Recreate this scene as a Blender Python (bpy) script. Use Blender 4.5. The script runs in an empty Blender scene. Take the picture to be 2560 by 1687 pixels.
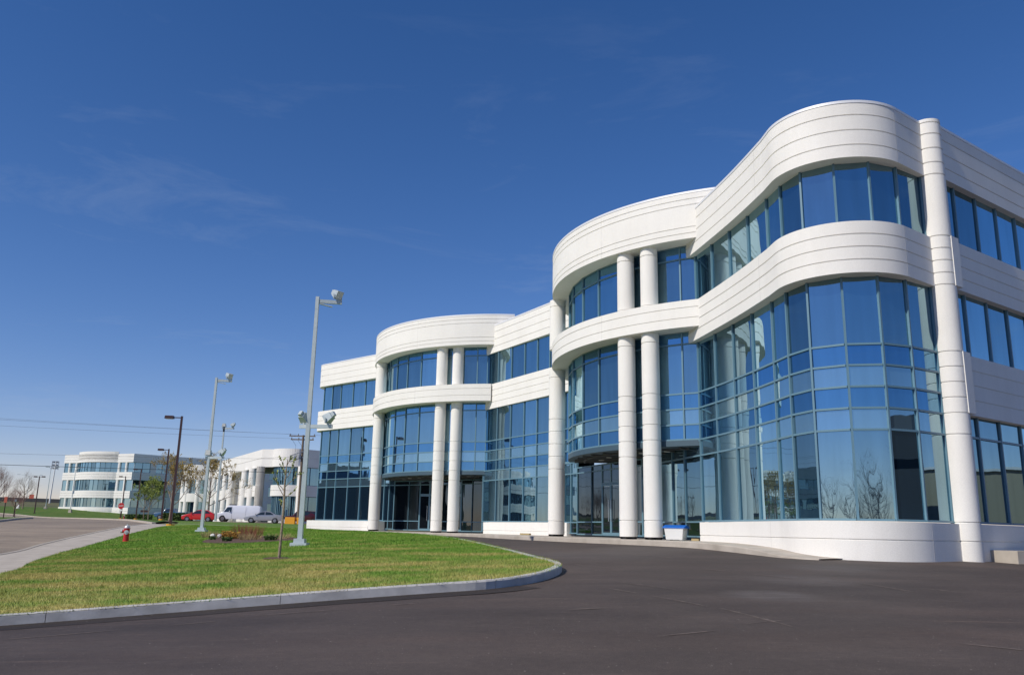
import bpy, bmesh, math, random
import numpy as np
from mathutils import Vector, Matrix
from mathutils.geometry import delaunay_2d_cdt
R = math.radians
rng = random.Random(7)
sc = bpy.context.scene
C = sc.collection

# ------------------------------------------------------------------ camera
cam = bpy.data.cameras.new('camera'); camo = bpy.data.objects.new('camera', cam); C.objects.link(camo)
cam.sensor_width = 36; cam.lens = 29.43; cam.clip_end = 6000; cam.clip_start = .1
PITCH, ROLL = 0.22503, 0.01962
cp, sp, cr, sr = math.cos(PITCH), math.sin(PITCH), math.cos(ROLL), math.sin(ROLL)
fwd = Vector((0, cp, sp)); up0 = Vector((0, -sp, cp)); rt0 = Vector((1, 0, 0))
rt = rt0*cr + up0*sr; up = up0*cr - rt0*sr
camo.matrix_world = Matrix((rt, up, -fwd)).transposed().to_4x4()
sc.camera = camo

# ------------------------------------------------------------------ light
SUN_AZ = Vector((-.79, -.61)).normalized(); SUN_EL = R(42)
world = bpy.data.worlds.new('World'); sc.world = world; world.use_nodes = True
wn = world.node_tree; wn.nodes.clear()
sky = wn.nodes.new('ShaderNodeTexSky'); sky.sky_type = 'NISHITA'; sky.sun_disc = False
sky.sun_elevation = SUN_EL; sky.sun_rotation = math.atan2(SUN_AZ.x, SUN_AZ.y)
sky.air_density = .92; sky.dust_density = .15; sky.ozone_density = 3.0; sky.altitude = 100
bg = wn.nodes.new('ShaderNodeBackground'); bg.inputs['Strength'].default_value = .112
out = wn.nodes.new('ShaderNodeOutputWorld')
tc = wn.nodes.new('ShaderNodeTexCoord'); mp = wn.nodes.new('ShaderNodeMapping')
mp.inputs['Scale'].default_value = (1.0, 1.0, 5.0); mp.inputs['Rotation'].default_value = (0, R(22), R(20))
nz = wn.nodes.new('ShaderNodeTexNoise'); nz.inputs['Scale'].default_value = 3.4; nz.inputs['Detail'].default_value = 10; nz.inputs['Roughness'].default_value = .66; nz.inputs['Distortion'].default_value = .5
rp = wn.nodes.new('ShaderNodeValToRGB'); rp.color_ramp.elements[0].position = .54; rp.color_ramp.elements[1].position = .92
rp.color_ramp.elements[0].color = (0, 0, 0, 1); rp.color_ramp.elements[1].color = (.58, .56, .54, 1)
mx = wn.nodes.new('ShaderNodeMixRGB'); mx.inputs[2].default_value = (3.6, 4.3, 5.6, 1)
L = wn.links.new
L(tc.outputs['Generated'], mp.inputs['Vector']); L(mp.outputs['Vector'], nz.inputs['Vector'])
hs = wn.nodes.new('ShaderNodeHueSaturation'); hs.inputs['Saturation'].default_value = 1.27
wb = wn.nodes.new('ShaderNodeMixRGB'); wb.blend_type = 'MULTIPLY'; wb.inputs[0].default_value = 1; wb.inputs[2].default_value = (1.0, .835, .97, 1)
L(sky.outputs['Color'], hs.inputs['Color']); L(hs.outputs['Color'], wb.inputs[1])
L(nz.outputs['Fac'], rp.inputs['Fac']); sx = wn.nodes.new('ShaderNodeSeparateXYZ'); L(tc.outputs['Generated'], sx.inputs[0])
fm = wn.nodes.new('ShaderNodeMapRange'); fm.inputs['From Min'].default_value = .0; fm.inputs['From Max'].default_value = .62; fm.inputs['To Min'].default_value = 1; fm.inputs['To Max'].default_value = 0; L(sx.outputs['Z'], fm.inputs['Value'])
fk = wn.nodes.new('ShaderNodeMath'); fk.operation = 'MULTIPLY'; L(rp.outputs['Color'], fk.inputs[0]); L(fm.outputs[0], fk.inputs[1]); L(fk.outputs[0], mx.inputs[0]); L(wb.outputs['Color'], mx.inputs[1])
L(mx.outputs['Color'], bg.inputs['Color']); L(bg.outputs['Background'], out.inputs['Surface'])
sun = bpy.data.lights.new('sun', 'SUN'); suno = bpy.data.objects.new('sun', sun); C.objects.link(suno)
sun.energy = 3.92; sun.angle = R(.53); sun.color = (1, .935, .84)
sdir = Vector((SUN_AZ.x*math.cos(SUN_EL), SUN_AZ.y*math.cos(SUN_EL), math.sin(SUN_EL)))
suno.rotation_euler = sdir.to_track_quat('Z', 'Y').to_euler(); suno.location = sdir*60
sc.view_settings.view_transform = 'Standard'; sc.view_settings.look = 'None'
sc.view_settings.exposure = 0.0; sc.view_settings.gamma = 1.0
sc.render.engine = 'CYCLES'; sc.cycles.max_bounces = 6; sc.cycles.use_denoising = True

# ------------------------------------------------------------------ materials
def mat(name, col, rough=.7, metal=0.0, spec=.5, noise=None, bump=None, coat=0):
    """noise: (scale, dark colour, light colour, detail); bump: (scale, distance)"""
    m = bpy.data.materials.new(name); m.use_nodes = True
    n = m.node_tree; b = n.nodes['Principled BSDF']
    b.inputs['Base Color'].default_value = (*col, 1); b.inputs['Roughness'].default_value = rough
    b.inputs['Metallic'].default_value = metal; b.inputs['Specular IOR Level'].default_value = spec
    if coat: b.inputs['Coat Weight'].default_value = coat; b.inputs['Coat Roughness'].default_value = .05
    g = n.nodes.new('ShaderNodeNewGeometry')
    if noise:
        t = n.nodes.new('ShaderNodeTexNoise'); t.inputs['Scale'].default_value = noise[0]; t.inputs['Detail'].default_value = noise[3]
        r = n.nodes.new('ShaderNodeValToRGB'); r.color_ramp.elements[0].position = .3; r.color_ramp.elements[1].position = .7
        r.color_ramp.elements[0].color = (*noise[1], 1); r.color_ramp.elements[1].color = (*noise[2], 1)
        n.links.new(g.outputs['Position'], t.inputs['Vector']); n.links.new(t.outputs['Fac'], r.inputs['Fac'])
        n.links.new(r.outputs['Color'], b.inputs['Base Color'])
    if bump:
        t = n.nodes.new('ShaderNodeTexNoise'); t.inputs['Scale'].default_value = bump[0]; t.inputs['Detail'].default_value = 2
        u = n.nodes.new('ShaderNodeBump'); u.inputs['Distance'].default_value = bump[1]; u.inputs['Strength'].default_value = .6
        n.links.new(g.outputs['Position'], t.inputs['Vector']); n.links.new(t.outputs['Fac'], u.inputs['Height'])
        n.links.new(u.outputs['Normal'], b.inputs['Normal'])
    return m

def glass(name, tint, dark, fac, warp=.004, var=.22):
    """opaque mirror-coated glazing: reflectivity grows towards grazing, panes differ a little, roller waves bend the reflection"""
    m = bpy.data.materials.new(name); m.use_nodes = True
    n = m.node_tree; n.nodes.remove(n.nodes['Principled BSDF']); o = n.nodes['Material Output']; k = n.links.new
    gl = n.nodes.new('ShaderNodeBsdfGlossy'); gl.inputs['Roughness'].default_value = .012
    df = n.nodes.new('ShaderNodeBsdfDiffuse'); df.inputs['Color'].default_value = (*dark, 1)
    mix = n.nodes.new('ShaderNodeMixShader')
    lw = n.nodes.new('ShaderNodeLayerWeight'); lw.inputs['Blend'].default_value = .5
    def math_(op, a, b, c=None):
        x = n.nodes.new('ShaderNodeMath'); x.operation = op
        for i_, v in enumerate((a, b, c)):
            if v is None: continue
            if isinstance(v, (int, float)): x.inputs[i_].default_value = v
            else: k(v, x.inputs[i_])
        return x.outputs[0]
    p3 = math_('POWER', lw.outputs['Facing'], 3.0); f = math_('MULTIPLY_ADD', p3, 1-fac, fac)
    g = n.nodes.new('ShaderNodeNewGeometry'); oi = n.nodes.new('ShaderNodeObjectInfo')
    def noise(scale, sx, sy, sz, det):
        mpn = n.nodes.new('ShaderNodeMapping'); mpn.inputs['Scale'].default_value = (sx, sy, sz); k(g.outputs['Position'], mpn.inputs['Vector'])
        t = n.nodes.new('ShaderNodeTexNoise'); t.inputs['Scale'].default_value = scale; t.inputs['Detail'].default_value = det; k(mpn.outputs['Vector'], t.inputs['Vector']); return t.outputs['Fac']
    # random tint per bay imitates panes mirroring different sky; faint vertical quench marks
    v1 = math_('MULTIPLY_ADD', oi.outputs['Random'], var*2, 1-var)
    v2 = math_('MULTIPLY_ADD', noise(1.0, 3.2, 3.2, .35, 4), .34, .83)
    vv = math_('MULTIPLY', v1, v2)
    tn = n.nodes.new('ShaderNodeMixRGB'); tn.blend_type = 'MULTIPLY'; tn.inputs[0].default_value = 1; tn.inputs[1].default_value = (*tint, 1)
    cmb = n.nodes.new('ShaderNodeCombineColor')
    for q in range(3): k(vv, cmb.inputs[q])
    k(cmb.outputs[0], tn.inputs[2]); k(tn.outputs['Color'], gl.inputs['Color'])
    u = n.nodes.new('ShaderNodeBump'); u.inputs['Distance'].default_value = warp; u.inputs['Strength'].default_value = 1
    k(noise(1.0, 1.3, 1.3, .5, 1.5), u.inputs['Height']); k(u.outputs['Normal'], gl.inputs['Normal'])
    k(f, mix.inputs['Fac']); k(df.outputs[0], mix.inputs[1]); k(gl.outputs[0], mix.inputs[2]); k(mix.outputs[0], o.inputs['Surface'])
    return m

M = {}
M['wall'] = mat('precast_white', (.84, .815, .755), .85, noise=(.55, (.815, .79, .73), (.865, .843, .785), 7), bump=(60, .012))
def weather(m, amt):
    n = m.node_tree; b = n.nodes['Principled BSDF']; src = b.inputs['Base Color'].links[0].from_socket; k = n.links.new
    g = n.nodes.new('ShaderNodeNewGeometry'); mp = n.nodes.new('ShaderNodeMapping'); mp.inputs['Scale'].default_value = (2.6, 2.6, .22); k(g.outputs['Position'], mp.inputs['Vector'])
    t = n.nodes.new('ShaderNodeTexNoise'); t.inputs['Scale'].default_value = 1; t.inputs['Detail'].default_value = 8; t.inputs['Roughness'].default_value = .7; k(mp.outputs['Vector'], t.inputs['Vector'])
    rr = n.nodes.new('ShaderNodeValToRGB'); rr.color_ramp.elements[0].position = .30; rr.color_ramp.elements[1].position = .55; rr.color_ramp.elements[0].color = (1-amt, 1-amt*1.05, 1-amt*1.15, 1); rr.color_ramp.elements[1].color = (1, 1, 1, 1); k(t.outputs['Fac'], rr.inputs['Fac'])
    t2 = n.nodes.new('ShaderNodeTexNoise'); t2.inputs['Scale'].default_value = 45; t2.inputs['Detail'].default_value = 3; k(g.outputs['Position'], t2.inputs['Vector'])
    r2 = n.nodes.new('ShaderNodeValToRGB'); r2.color_ramp.elements[0].position = .3; r2.color_ramp.elements[1].position = .7; r2.color_ramp.elements[0].color = (.93, .93, .93, 1); r2.color_ramp.elements[1].color = (1.04, 1.04, 1.04, 1); k(t2.outputs['Fac'], r2.inputs['Fac'])
    for sock in (rr.outputs['Color'], r2.outputs['Color']):
        x = n.nodes.new('ShaderNodeMixRGB'); x.blend_type = 'MULTIPLY'; x.inputs[0].default_value = 1; k(src, x.inputs[1]); k(sock, x.inputs[2]); src = x.outputs['Color']
    k(src, b.inputs['Base Color'])
weather(M['wall'], .035)
M['wallfar'] = mat('precast_far', (.80, .78, .73), .85, noise=(.4, (.77, .75, .70), (.83, .81, .76), 5))
M['soffit'] = mat('soffit_cream', (.72, .67, .57), .8)
M['cap'] = mat('coping_metal', (.80, .80, .80), .45, metal=.15)
M['joint'] = mat('joint_sealant', (.62, .60, .56), .9)
M['frame'] = mat('mullion_teal', (.125, .235, .295), .38, spec=.6)
M['glass'] = glass('glass_vision', (.58, .87, 1.0), (.008, .019, .034), .345, .0045, .30)
M['glassd'] = glass('glass_deep', (.32, .64, .92), (.008, .026, .065), .40, .005)
M['glassg'] = glass('glass_grey', (.62, .88, .98), (.05, .09, .125), .40, .005)
M['glasse'] = glass('glass_entry', (.44, .55, .64), (.007, .010, .013), .16, .005)  # darker glass copy; the shade under the drums is in its colour
M['slab'] = mat('canopy_blue', (.05, .09, .12), .55)
M['under'] = mat('canopy_underside', (.10, .10, .10), .6)
M['lampw'] = mat('downlight_white', (.75, .75, .7), .4)
M['steel'] = mat('handle_steel', (.6, .6, .6), .25, metal=.9)
M['conc'] = mat('concrete', (.44, .39, .32), .9, noise=(1.6, (.37, .325, .265), (.50, .445, .375), 10), bump=(40, .006))
M['kerb'] = mat('kerb_concrete', (.52, .51, .48), .9, noise=(2.2, (.38, .365, .34), (.62, .60, .57), 12), bump=(30, .004))
M['dark'] = mat('dark_gap', (.02, .02, .02), .9)
M['grey'] = mat('pole_grey_paint', (.44, .50, .52), .45, metal=.1, noise=(6, (.41, .47, .49), (.47, .53, .55), 4))
M['brown'] = mat('pole_brown_paint', (.045, .016, .014), .42)
M['wood'] = mat('pole_wood', (.16, .12, .085), .9, noise=(5, (.11, .08, .06), (.21, .165, .12), 8))
M['bark'] = mat('bark', (.24, .18, .13), .95, noise=(9, (.16, .12, .09), (.32, .25, .19), 6))
M['barklite'] = mat('bark_young', (.27, .21, .15), .9, noise=(25, (.15, .11, .08), (.36, .29, .21), 4))
M['barkred'] = mat('bark_reddish', (.27, .165, .135), .95)
M['bud'] = mat('buds_yellow', (.42, .31, .09), .8)
M['budg'] = mat('buds_green', (.25, .30, .06), .8)
M['leafg'] = mat('leaf_green', (.07, .12, .025), .8)
M['twigred'] = mat('twig_red', (.20, .062, .035), .8)
M['yellowleaf'] = mat('shrub_yellow', (.42, .22, .025), .8)
M['straw'] = mat('straw', (.38, .29, .14), .9)
M['mulch'] = mat('mulch', (.10, .055, .038), 1, noise=(14, (.055, .03, .022), (.16, .095, .065), 8), bump=(30, .04))
M['rock'] = mat('rock', (.62, .60, .57), .8)
M['red'] = mat('hydrant_red', (.50, .018, .022), .38)
M['silver'] = mat('hydrant_silver', (.62, .62, .62), .35, metal=.35)
M['carred'] = mat('car_red', (.58, .006, .008), .3, coat=.8)
M['vanwhite'] = mat('van_white', (.72, .74, .80), .35, coat=.5)
M['carsilver'] = mat('car_silver', (.42, .43, .45), .3, metal=.45, coat=.6)
M['carmaroon'] = mat('car_maroon', (.07, .008, .010), .3, coat=.6)
M['carblue'] = mat('truck_blue', (.02, .10, .22), .35, coat=.5)
M['carglass'] = mat('car_glass', (.02, .03, .035), .06, spec=.9)
M['tyre'] = mat('tyre', (.018, .018, .018), .85)
M['rim'] = mat('rim', (.42, .42, .43), .3, metal=.7)
M['lens'] = mat('lamp_lens', (.65, .66, .66), .15)
M['lensred'] = mat('tail_lens', (.35, .01, .01), .2)
M['plastic'] = mat('bumper_dark', (.03, .03, .03), .6)
M['yellow'] = mat('yellow_paint', (.72, .33, .015), .55)
M['bluelid'] = mat('blue_lid', (.012, .13, .52), .45)
M['whiteplastic'] = mat('white_plastic', (.72, .72, .70), .5)
M['signred'] = mat('sign_red', (.48, .012, .016), .5)
M['signwhite'] = mat('sign_white', (.78, .78, .76), .5)
M['orange'] = mat('orange_paint', (.42, .085, .05), .6)
M['wire'] = mat('wire_black', (.02, .02, .022), .6)
M['wirefar'] = mat('wire_aluminium', (.17, .19, .23), .5)
M['shed'] = mat('beige_metal', (.36, .31, .23), .7)
M['darkclad'] = mat('dark_cladding', (.018, .02, .024), .7)

def lawn_mat(name, dim=1.0):
    m = bpy.data.materials.new(name); m.use_nodes = True; n = m.node_tree; b = n.nodes['Principled BSDF']
    b.inputs['Roughness'].default_value = .85; b.inputs['Specular IOR Level'].default_value = .2
    k = n.links.new; g = n.nodes.new('ShaderNodeNewGeometry')
    def noise(scale, det, sx=1, sy=1):
        mp = n.nodes.new('ShaderNodeMapping'); mp.inputs['Scale'].default_value = (sx, sy, 0); k(g.outputs['Position'], mp.inputs['Vector'])
        t = n.nodes.new('ShaderNodeTexNoise'); t.inputs['Scale'].default_value = scale; t.inputs['Detail'].default_value = det; t.inputs['Roughness'].default_value = .65
        k(mp.outputs['Vector'], t.inputs['Vector']); return t.outputs['Fac']
    sep = n.nodes.new('ShaderNodeSeparateXYZ'); k(g.outputs['Position'], sep.inputs[0])
    # wear: old turf dries towards the near kerb and the street pavement, newer turf stays green by the building
    ax = n.nodes.new('ShaderNodeMath'); ax.operation = 'MULTIPLY_ADD'; ax.inputs[1].default_value = .35; k(sep.outputs['X'], ax.inputs[0]); k(sep.outputs['Y'], ax.inputs[2])
    mr = n.nodes.new('ShaderNodeMapRange'); mr.inputs['From Min'].default_value = 17; mr.inputs['From Max'].default_value = 34
    mr.inputs['To Min'].default_value = .105; mr.inputs['To Max'].default_value = -.035; k(ax.outputs[0], mr.inputs['Value'])
    a1 = n.nodes.new('ShaderNodeMath'); a1.operation = 'ADD'; k(noise(.50, 9, .7, 1.35), a1.inputs[0]); k(mr.outputs[0], a1.inputs[1])
    r1 = n.nodes.new('ShaderNodeValToRGB'); r1.color_ramp.elements[0].position = .50; r1.color_ramp.elements[1].position = .68
    r1.color_ramp.elements[0].color = (0, 0, 0, 1); r1.color_ramp.elements[1].color = (.85, .85, .85, 1); k(a1.outputs[0], r1.inputs['Fac'])
    r2 = n.nodes.new('ShaderNodeValToRGB'); r2.color_ramp.elements[0].color = (.090, .208, .026, 1); r2.color_ramp.elements[1].color = (.205, .325, .046, 1)
    r2.color_ramp.elements[0].position = .32; r2.color_ramp.elements[1].position = .68; k(noise(1.7, 6), r2.inputs['Fac'])
    r3 = n.nodes.new('ShaderNodeValToRGB'); r3.color_ramp.elements[0].color = (.30, .245, .072, 1); r3.color_ramp.elements[1].color = (.60, .49, .19, 1)
    r3.color_ramp.elements[0].position = .3; r3.color_ramp.elements[1].position = .7; k(noise(4, 5), r3.inputs['Fac'])
    mx = n.nodes.new('ShaderNodeMixRGB'); k(r1.outputs['Color'], mx.inputs[0]); k(r2.outputs['Color'], mx.inputs[1]); k(r3.outputs['Color'], mx.inputs[2])
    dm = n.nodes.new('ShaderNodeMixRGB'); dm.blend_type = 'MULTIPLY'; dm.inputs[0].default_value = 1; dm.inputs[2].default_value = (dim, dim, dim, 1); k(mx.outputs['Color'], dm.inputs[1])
    k(dm.outputs['Color'], b.inputs['Base Color'])
    return m
M['lawn'] = lawn_mat('lawn_turf'); M['lawnmid'] = lawn_mat('lawn_turf_mid', .72); M['lawnfar'] = lawn_mat('lawn_turf_far', .52)  # dimmed copies: self-shadow of the missing blades put into the colour
M['field'] = mat('field_grass', (.10, .11, .035), 1, noise=(.05, (.075, .095, .022), (.15, .125, .05), 8))

def asphalt_mat(name, base, warm, worn=()):
    m = bpy.data.materials.new(name); m.use_nodes = True; n = m.node_tree; b = n.nodes['Principled BSDF']
    b.inputs['Roughness'].default_value = .72; b.inputs['Specular IOR Level'].default_value = .28
    k = n.links.new; g = n.nodes.new('ShaderNodeNewGeometry')
    def noise(scale, det, sx=1, sy=1, rot=0, rough=.6):
        mp = n.nodes.new('ShaderNodeMapping'); mp.inputs['Scale'].default_value = (sx, sy, 0); mp.inputs['Rotation'].default_value = (0, 0, rot); k(g.outputs['Position'], mp.inputs['Vector'])
        t = n.nodes.new('ShaderNodeTexNoise'); t.inputs['Scale'].default_value = scale; t.inputs['Detail'].default_value = det; t.inputs['Roughness'].default_value = rough
        k(mp.outputs['Vector'], t.inputs['Vector']); return t.outputs['Fac']
    def ramp(f, p0, p1, c0, c1):
        r = n.nodes.new('ShaderNodeValToRGB'); r.color_ramp.elements[0].position = p0; r.color_ramp.elements[1].position = p1
        r.color_ramp.elements[0].color = (*c0, 1); r.color_ramp.elements[1].color = (*c1, 1); k(f, r.inputs['Fac']); return r.outputs['Color']
    def mix(f, a, c, mode='MIX'):
        x = n.nodes.new('ShaderNodeMixRGB'); x.blend_type = mode
        for i, v in enumerate((f, a, c)):
            if isinstance(v, (float, tuple)): x.inputs[i].default_value = v if isinstance(v, float) else (*v, 1)
            else: k(v, x.inputs[i])
        return x.outputs['Color']
    d = tuple(v*.78 for v in base); l = tuple(v*1.22 for v in base)
    c = ramp(noise(.35, 8, 1.0, 2.0, .3), .3, .7, d, l)
    c = mix(ramp(noise(.22, 6, .45, 2.4, -.5), .5, .75, (0, 0, 0), (.6, .6, .6)), c, warm)
    c = mix(ramp(noise(1.1, 9, .5, 3.2, .9, .75), .56, .74, (0, 0, 0), (.55, .55, .55)), c, tuple(v*1.8 for v in base))
    c = mix(ramp(noise(.5, 11, .35, 6.0, -.75, .8), .585, .66, (0, 0, 0), (.55, .55, .55)), c, (base[0]*2.3, base[1]*2.1, base[2]*1.95))
    c = mix(1.0, c, ramp(noise(.09, 5, 1, 1.6, .4), .35, .65, (.80, .80, .80), (1.16, 1.15, 1.13)), 'MULTIPLY')
    c = mix(1.0, c, ramp(noise(9, 6, 1, 1, 0, .8), .3, .7, (.82, .82, .82), (1.2, 1.2, 1.2)), 'MULTIPLY')
    sp = ramp(noise(70, 3, rough=.7), .3, .72, (.55, .55, .55), (1.5, 1.5, 1.5))
    c = mix(1.0, c, sp, 'MULTIPLY')
    for (wx, wy, wr, wa) in worn:   # soft worn areas where the lot was patched and swept
        vd = n.nodes.new('ShaderNodeVectorMath'); vd.operation = 'DISTANCE'; mpw = n.nodes.new('ShaderNodeMapping'); mpw.inputs['Scale'].default_value = (1, 1, 0); k(g.outputs['Position'], mpw.inputs['Vector']); k(mpw.outputs['Vector'], vd.inputs[0]); vd.inputs[1].default_value = (wx, wy, 0)
        mrw = n.nodes.new('ShaderNodeMapRange'); mrw.inputs['From Min'].default_value = wr*.55; mrw.inputs['From Max'].default_value = wr*1.25; mrw.inputs['To Min'].default_value = wa; mrw.inputs['To Max'].default_value = 0; k(vd.outputs['Value'], mrw.inputs['Value'])
        mw = n.nodes.new('ShaderNodeMath'); mw.operation = 'MULTIPLY'; k(mrw.outputs[0], mw.inputs[0]); k(ramp(noise(2.4, 8, .5, 2.2, .5, .7), .35, .6, (.15, .15, .15), (1, 1, 1)), mw.inputs[1])
        c = mix(mw.outputs[0], c, (base[0]*1.65, base[1]*1.85, base[2]*2.0))
    c = mix(ramp(noise(26, 2, 1, 1, .2, .4), .735, .76, (0, 0, 0), (.8, .8, .8)), c, (.42, .38, .34))
    k(c, b.inputs['Base Color'])
    u = n.nodes.new('ShaderNodeBump'); u.inputs['Distance'].default_value = .012; u.inputs['Strength'].default_value = .5
    k(noise(80, 2), u.inputs['Height']); k(u.outputs['Normal'], b.inputs['Normal'])
    return m
M['asphalt'] = asphalt_mat('asphalt_lot', (.082, .064, .054), (.108, .075, .059), ((4.35, 14.35, .75, .75), (5.8, 17.1, 1.0, .6), (7.5, 20.2, 1.1, .5), (2.5, 25, 2.4, .5), (4.5, 28, 1.8, .5)))
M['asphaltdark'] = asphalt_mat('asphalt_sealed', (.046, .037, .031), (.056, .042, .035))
M['road'] = asphalt_mat('asphalt_road', (.275, .222, .165), (.29, .225, .165))
M['patch'] = mat('asphalt_patch', (.095, .08, .068), .8, noise=(7, (.066, .053, .044), (.118, .099, .085), 10))
M['scuff'] = mat('asphalt_scuff', (.19, .14, .11), .9, noise=(9, (.090, .070, .058), (.22, .175, .145), 8))

# ------------------------------------------------------------------ mesh helpers
class MB:
    def __init__(s): s.v = []; s.f = []; s.m = []
    def add(s, vs, fs, mi=0):
        o = len(s.v); s.v += [tuple(p) for p in vs]
        for f in fs: s.f.append(tuple(i+o for i in f)); s.m.append(mi)
        return s
    def box(s, c, size, rz=0, mi=0, taper=1.0):
        hx, hy, hz = (a/2 for a in size); ca, sa = math.cos(rz), math.sin(rz); vs = []
        for z, t in ((-hz, 1), (hz, taper)):
            for x, y in ((-hx, -hy), (hx, -hy), (hx, hy), (-hx, hy)):
                x *= t; y *= t
                vs.append((c[0]+x*ca-y*sa, c[1]+x*sa+y*ca, c[2]+z))
        return s.add(vs, [(0, 3, 2, 1), (4, 5, 6, 7), (0, 1, 5, 4), (1, 2, 6, 5), (2, 3, 7, 6), (3, 0, 4, 7)], mi)
    def beam(s, a, b, w, h, mi=0):
        """box bar from a to b, w wide (horizontal) and h high"""
        a, b = Vector(a), Vector(b); d = (b-a).normalized()
        x = d.cross(Vector((0, 0, 1)))
        x = Vector((1, 0, 0)) if x.length < 1e-5 else x.normalized()
        y = x.cross(d).normalized(); vs = []
        for p in (a, b):
            for i, j in ((-1, -1), (1, -1), (1, 1), (-1, 1)): vs.append(p+x*(i*w/2)+y*(j*h/2))
        return s.add(vs, [(3, 2, 1, 0), (4, 5, 6, 7), (0, 1, 5, 4), (1, 2, 6, 5), (2, 3, 7, 6), (3, 0, 4, 7)], mi)
    def tube(s, pts, rad, n=8, mi=0, cap=True):
        pts = [Vector(p) for p in pts]; o = len(s.v); m = len(pts)
        if not isinstance(rad, (list, tuple)): rad = [rad]*m
        for i, p in enumerate(pts):
            d = (pts[min(i+1, m-1)]-pts[max(i-1, 0)]).normalized()
            x = d.cross(Vector((0, 0, 1)) if abs(d.z) < .95 else Vector((0, 1, 0))).normalized(); y = d.cross(x)
            for k in range(n):
                a = 2*math.pi*k/n; s.v.append(tuple(p+(x*math.cos(a)+y*math.sin(a))*rad[i]))
        for i in range(m-1):
            for k in range(n):
                s.f.append((o+i*n+k, o+i*n+(k+1) % n, o+(i+1)*n+(k+1) % n, o+(i+1)*n+k)); s.m.append(mi)
        if cap:
            s.f.append(tuple(o+k for k in range(n))[::-1]); s.m.append(mi); s.f.append(tuple(o+(m-1)*n+k for k in range(n))); s.m.append(mi)
        return s
    def lathe(s, c, prof, n=32, mi=0):
        """prof [(r,z)...] bottom to top"""
        o = len(s.v); m = len(prof)
        for r, z in prof:
            for k in range(n):
                a = 2*math.pi*k/n; s.v.append((c[0]+r*math.cos(a), c[1]+r*math.sin(a), c[2]+z))
        for i in range(m-1):
            for k in range(n):
                s.f.append((o+i*n+k, o+i*n+(k+1) % n, o+(i+1)*n+(k+1) % n, o+(i+1)*n+k)); s.m.append(mi)
        s.f.append(tuple(o+k for k in range(n))[::-1]); s.m.append(mi); s.f.append(tuple(o+(m-1)*n+k for k in range(n))); s.m.append(mi)
        return s
    def sweep(s, pts, prof, zs=None, mi=0, caps=True):
        """closed profile [(outward offset, z)] along an open plan polyline; outward = right hand side"""
        P = [Vector((p[0], p[1])) for p in pts]; m = len(P); k = len(prof); o = len(s.v)
        for i in range(m):
            d0 = (P[i]-P[i-1]).normalized() if i else (P[1]-P[0]).normalized()
            d1 = (P[i+1]-P[i]).normalized() if i < m-1 else (P[-1]-P[-2]).normalized()
            t = (d0+d1).normalized(); nn = Vector((t.y, -t.x)); sc_ = 1/max(.3, t.dot(d0)); z0 = zs[i] if zs is not None else 0
            for a, z in prof: s.v.append((P[i].x+nn.x*a*sc_, P[i].y+nn.y*a*sc_, z+z0))
        for i in range(m-1):
            for j in range(k):
                j2 = (j+1) % k; s.f.append((o+i*k+j, o+i*k+j2, o+(i+1)*k+j2, o+(i+1)*k+j)); s.m.append(mi)
        if caps:
            s.f.append(tuple(o+j for j in range(k))); s.m.append(mi); s.f.append(tuple(o+(m-1)*k+j for j in range(k))[::-1]); s.m.append(mi)
        return s
    def build(s, name, mats, parent=None, smooth=False, loc=None):
        me = bpy.data.meshes.new(name); me.from_pydata(s.v, [], s.f)
        if not isinstance(mats, (list, tuple)): mats = [mats]
        for x in mats: me.materials.append(x)
        if len(mats) > 1: me.polygons.foreach_set('material_index', s.m)
        if smooth: me.polygons.foreach_set('use_smooth', [True]*len(me.polygons))
        bm = bmesh.new(); bm.from_mesh(me); bmesh.ops.recalc_face_normals(bm, faces=bm.faces); bm.to_mesh(me); bm.free()
        if smooth:
            try: me.set_sharp_from_angle(angle=R(38))
            except Exception: pass
        me.update()
        o = bpy.data.objects.new(name, me); C.objects.link(o)
        if parent is not None:
            o.parent = parent
            if parent.type == 'EMPTY' and parent.parent is None and not parent.get('local'):
                o.matrix_parent_inverse = Matrix.Translation(-Vector(parent.location))
        if loc is not None: o.location = loc
        return o

def tag(o, label, cat, group=None, kind=None):
    if label: o['label'] = label
    if cat: o['category'] = cat
    if group: o['group'] = group
    if kind: o['kind'] = kind
    return o
def thing(name, label, cat, loc, rz=0, group=None, local=False):
    """Empty at the thing's base. local=True: its parts are modelled around (0,0,0)."""
    o = bpy.data.objects.new(name, None); C.objects.link(o); o.location = loc; o.rotation_euler = (0, 0, rz); o.empty_display_size = .2
    if local: o['local'] = 1
    return tag(o, label, cat, group)
def sub(mb, name, mats, part, smooth=False):
    """a sub-part: modelled in the same frame as its part"""
    o = mb.build(name, mats, None, smooth); o.parent = part
    return o
def dup(root, loc, rz, label, group=None, scale=None):
    r = root.copy(); C.objects.link(r); r.location = loc; r.rotation_euler = (0, 0, rz); r['label'] = label
    if group: r['group'] = group
    if scale: r.scale = (scale, scale, scale)
    for ch in list(root.children):
        c = ch.copy(); C.objects.link(c); c.parent = r
        for g in list(ch.children):
            d = g.copy(); C.objects.link(d); d.parent = c
    return r

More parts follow.
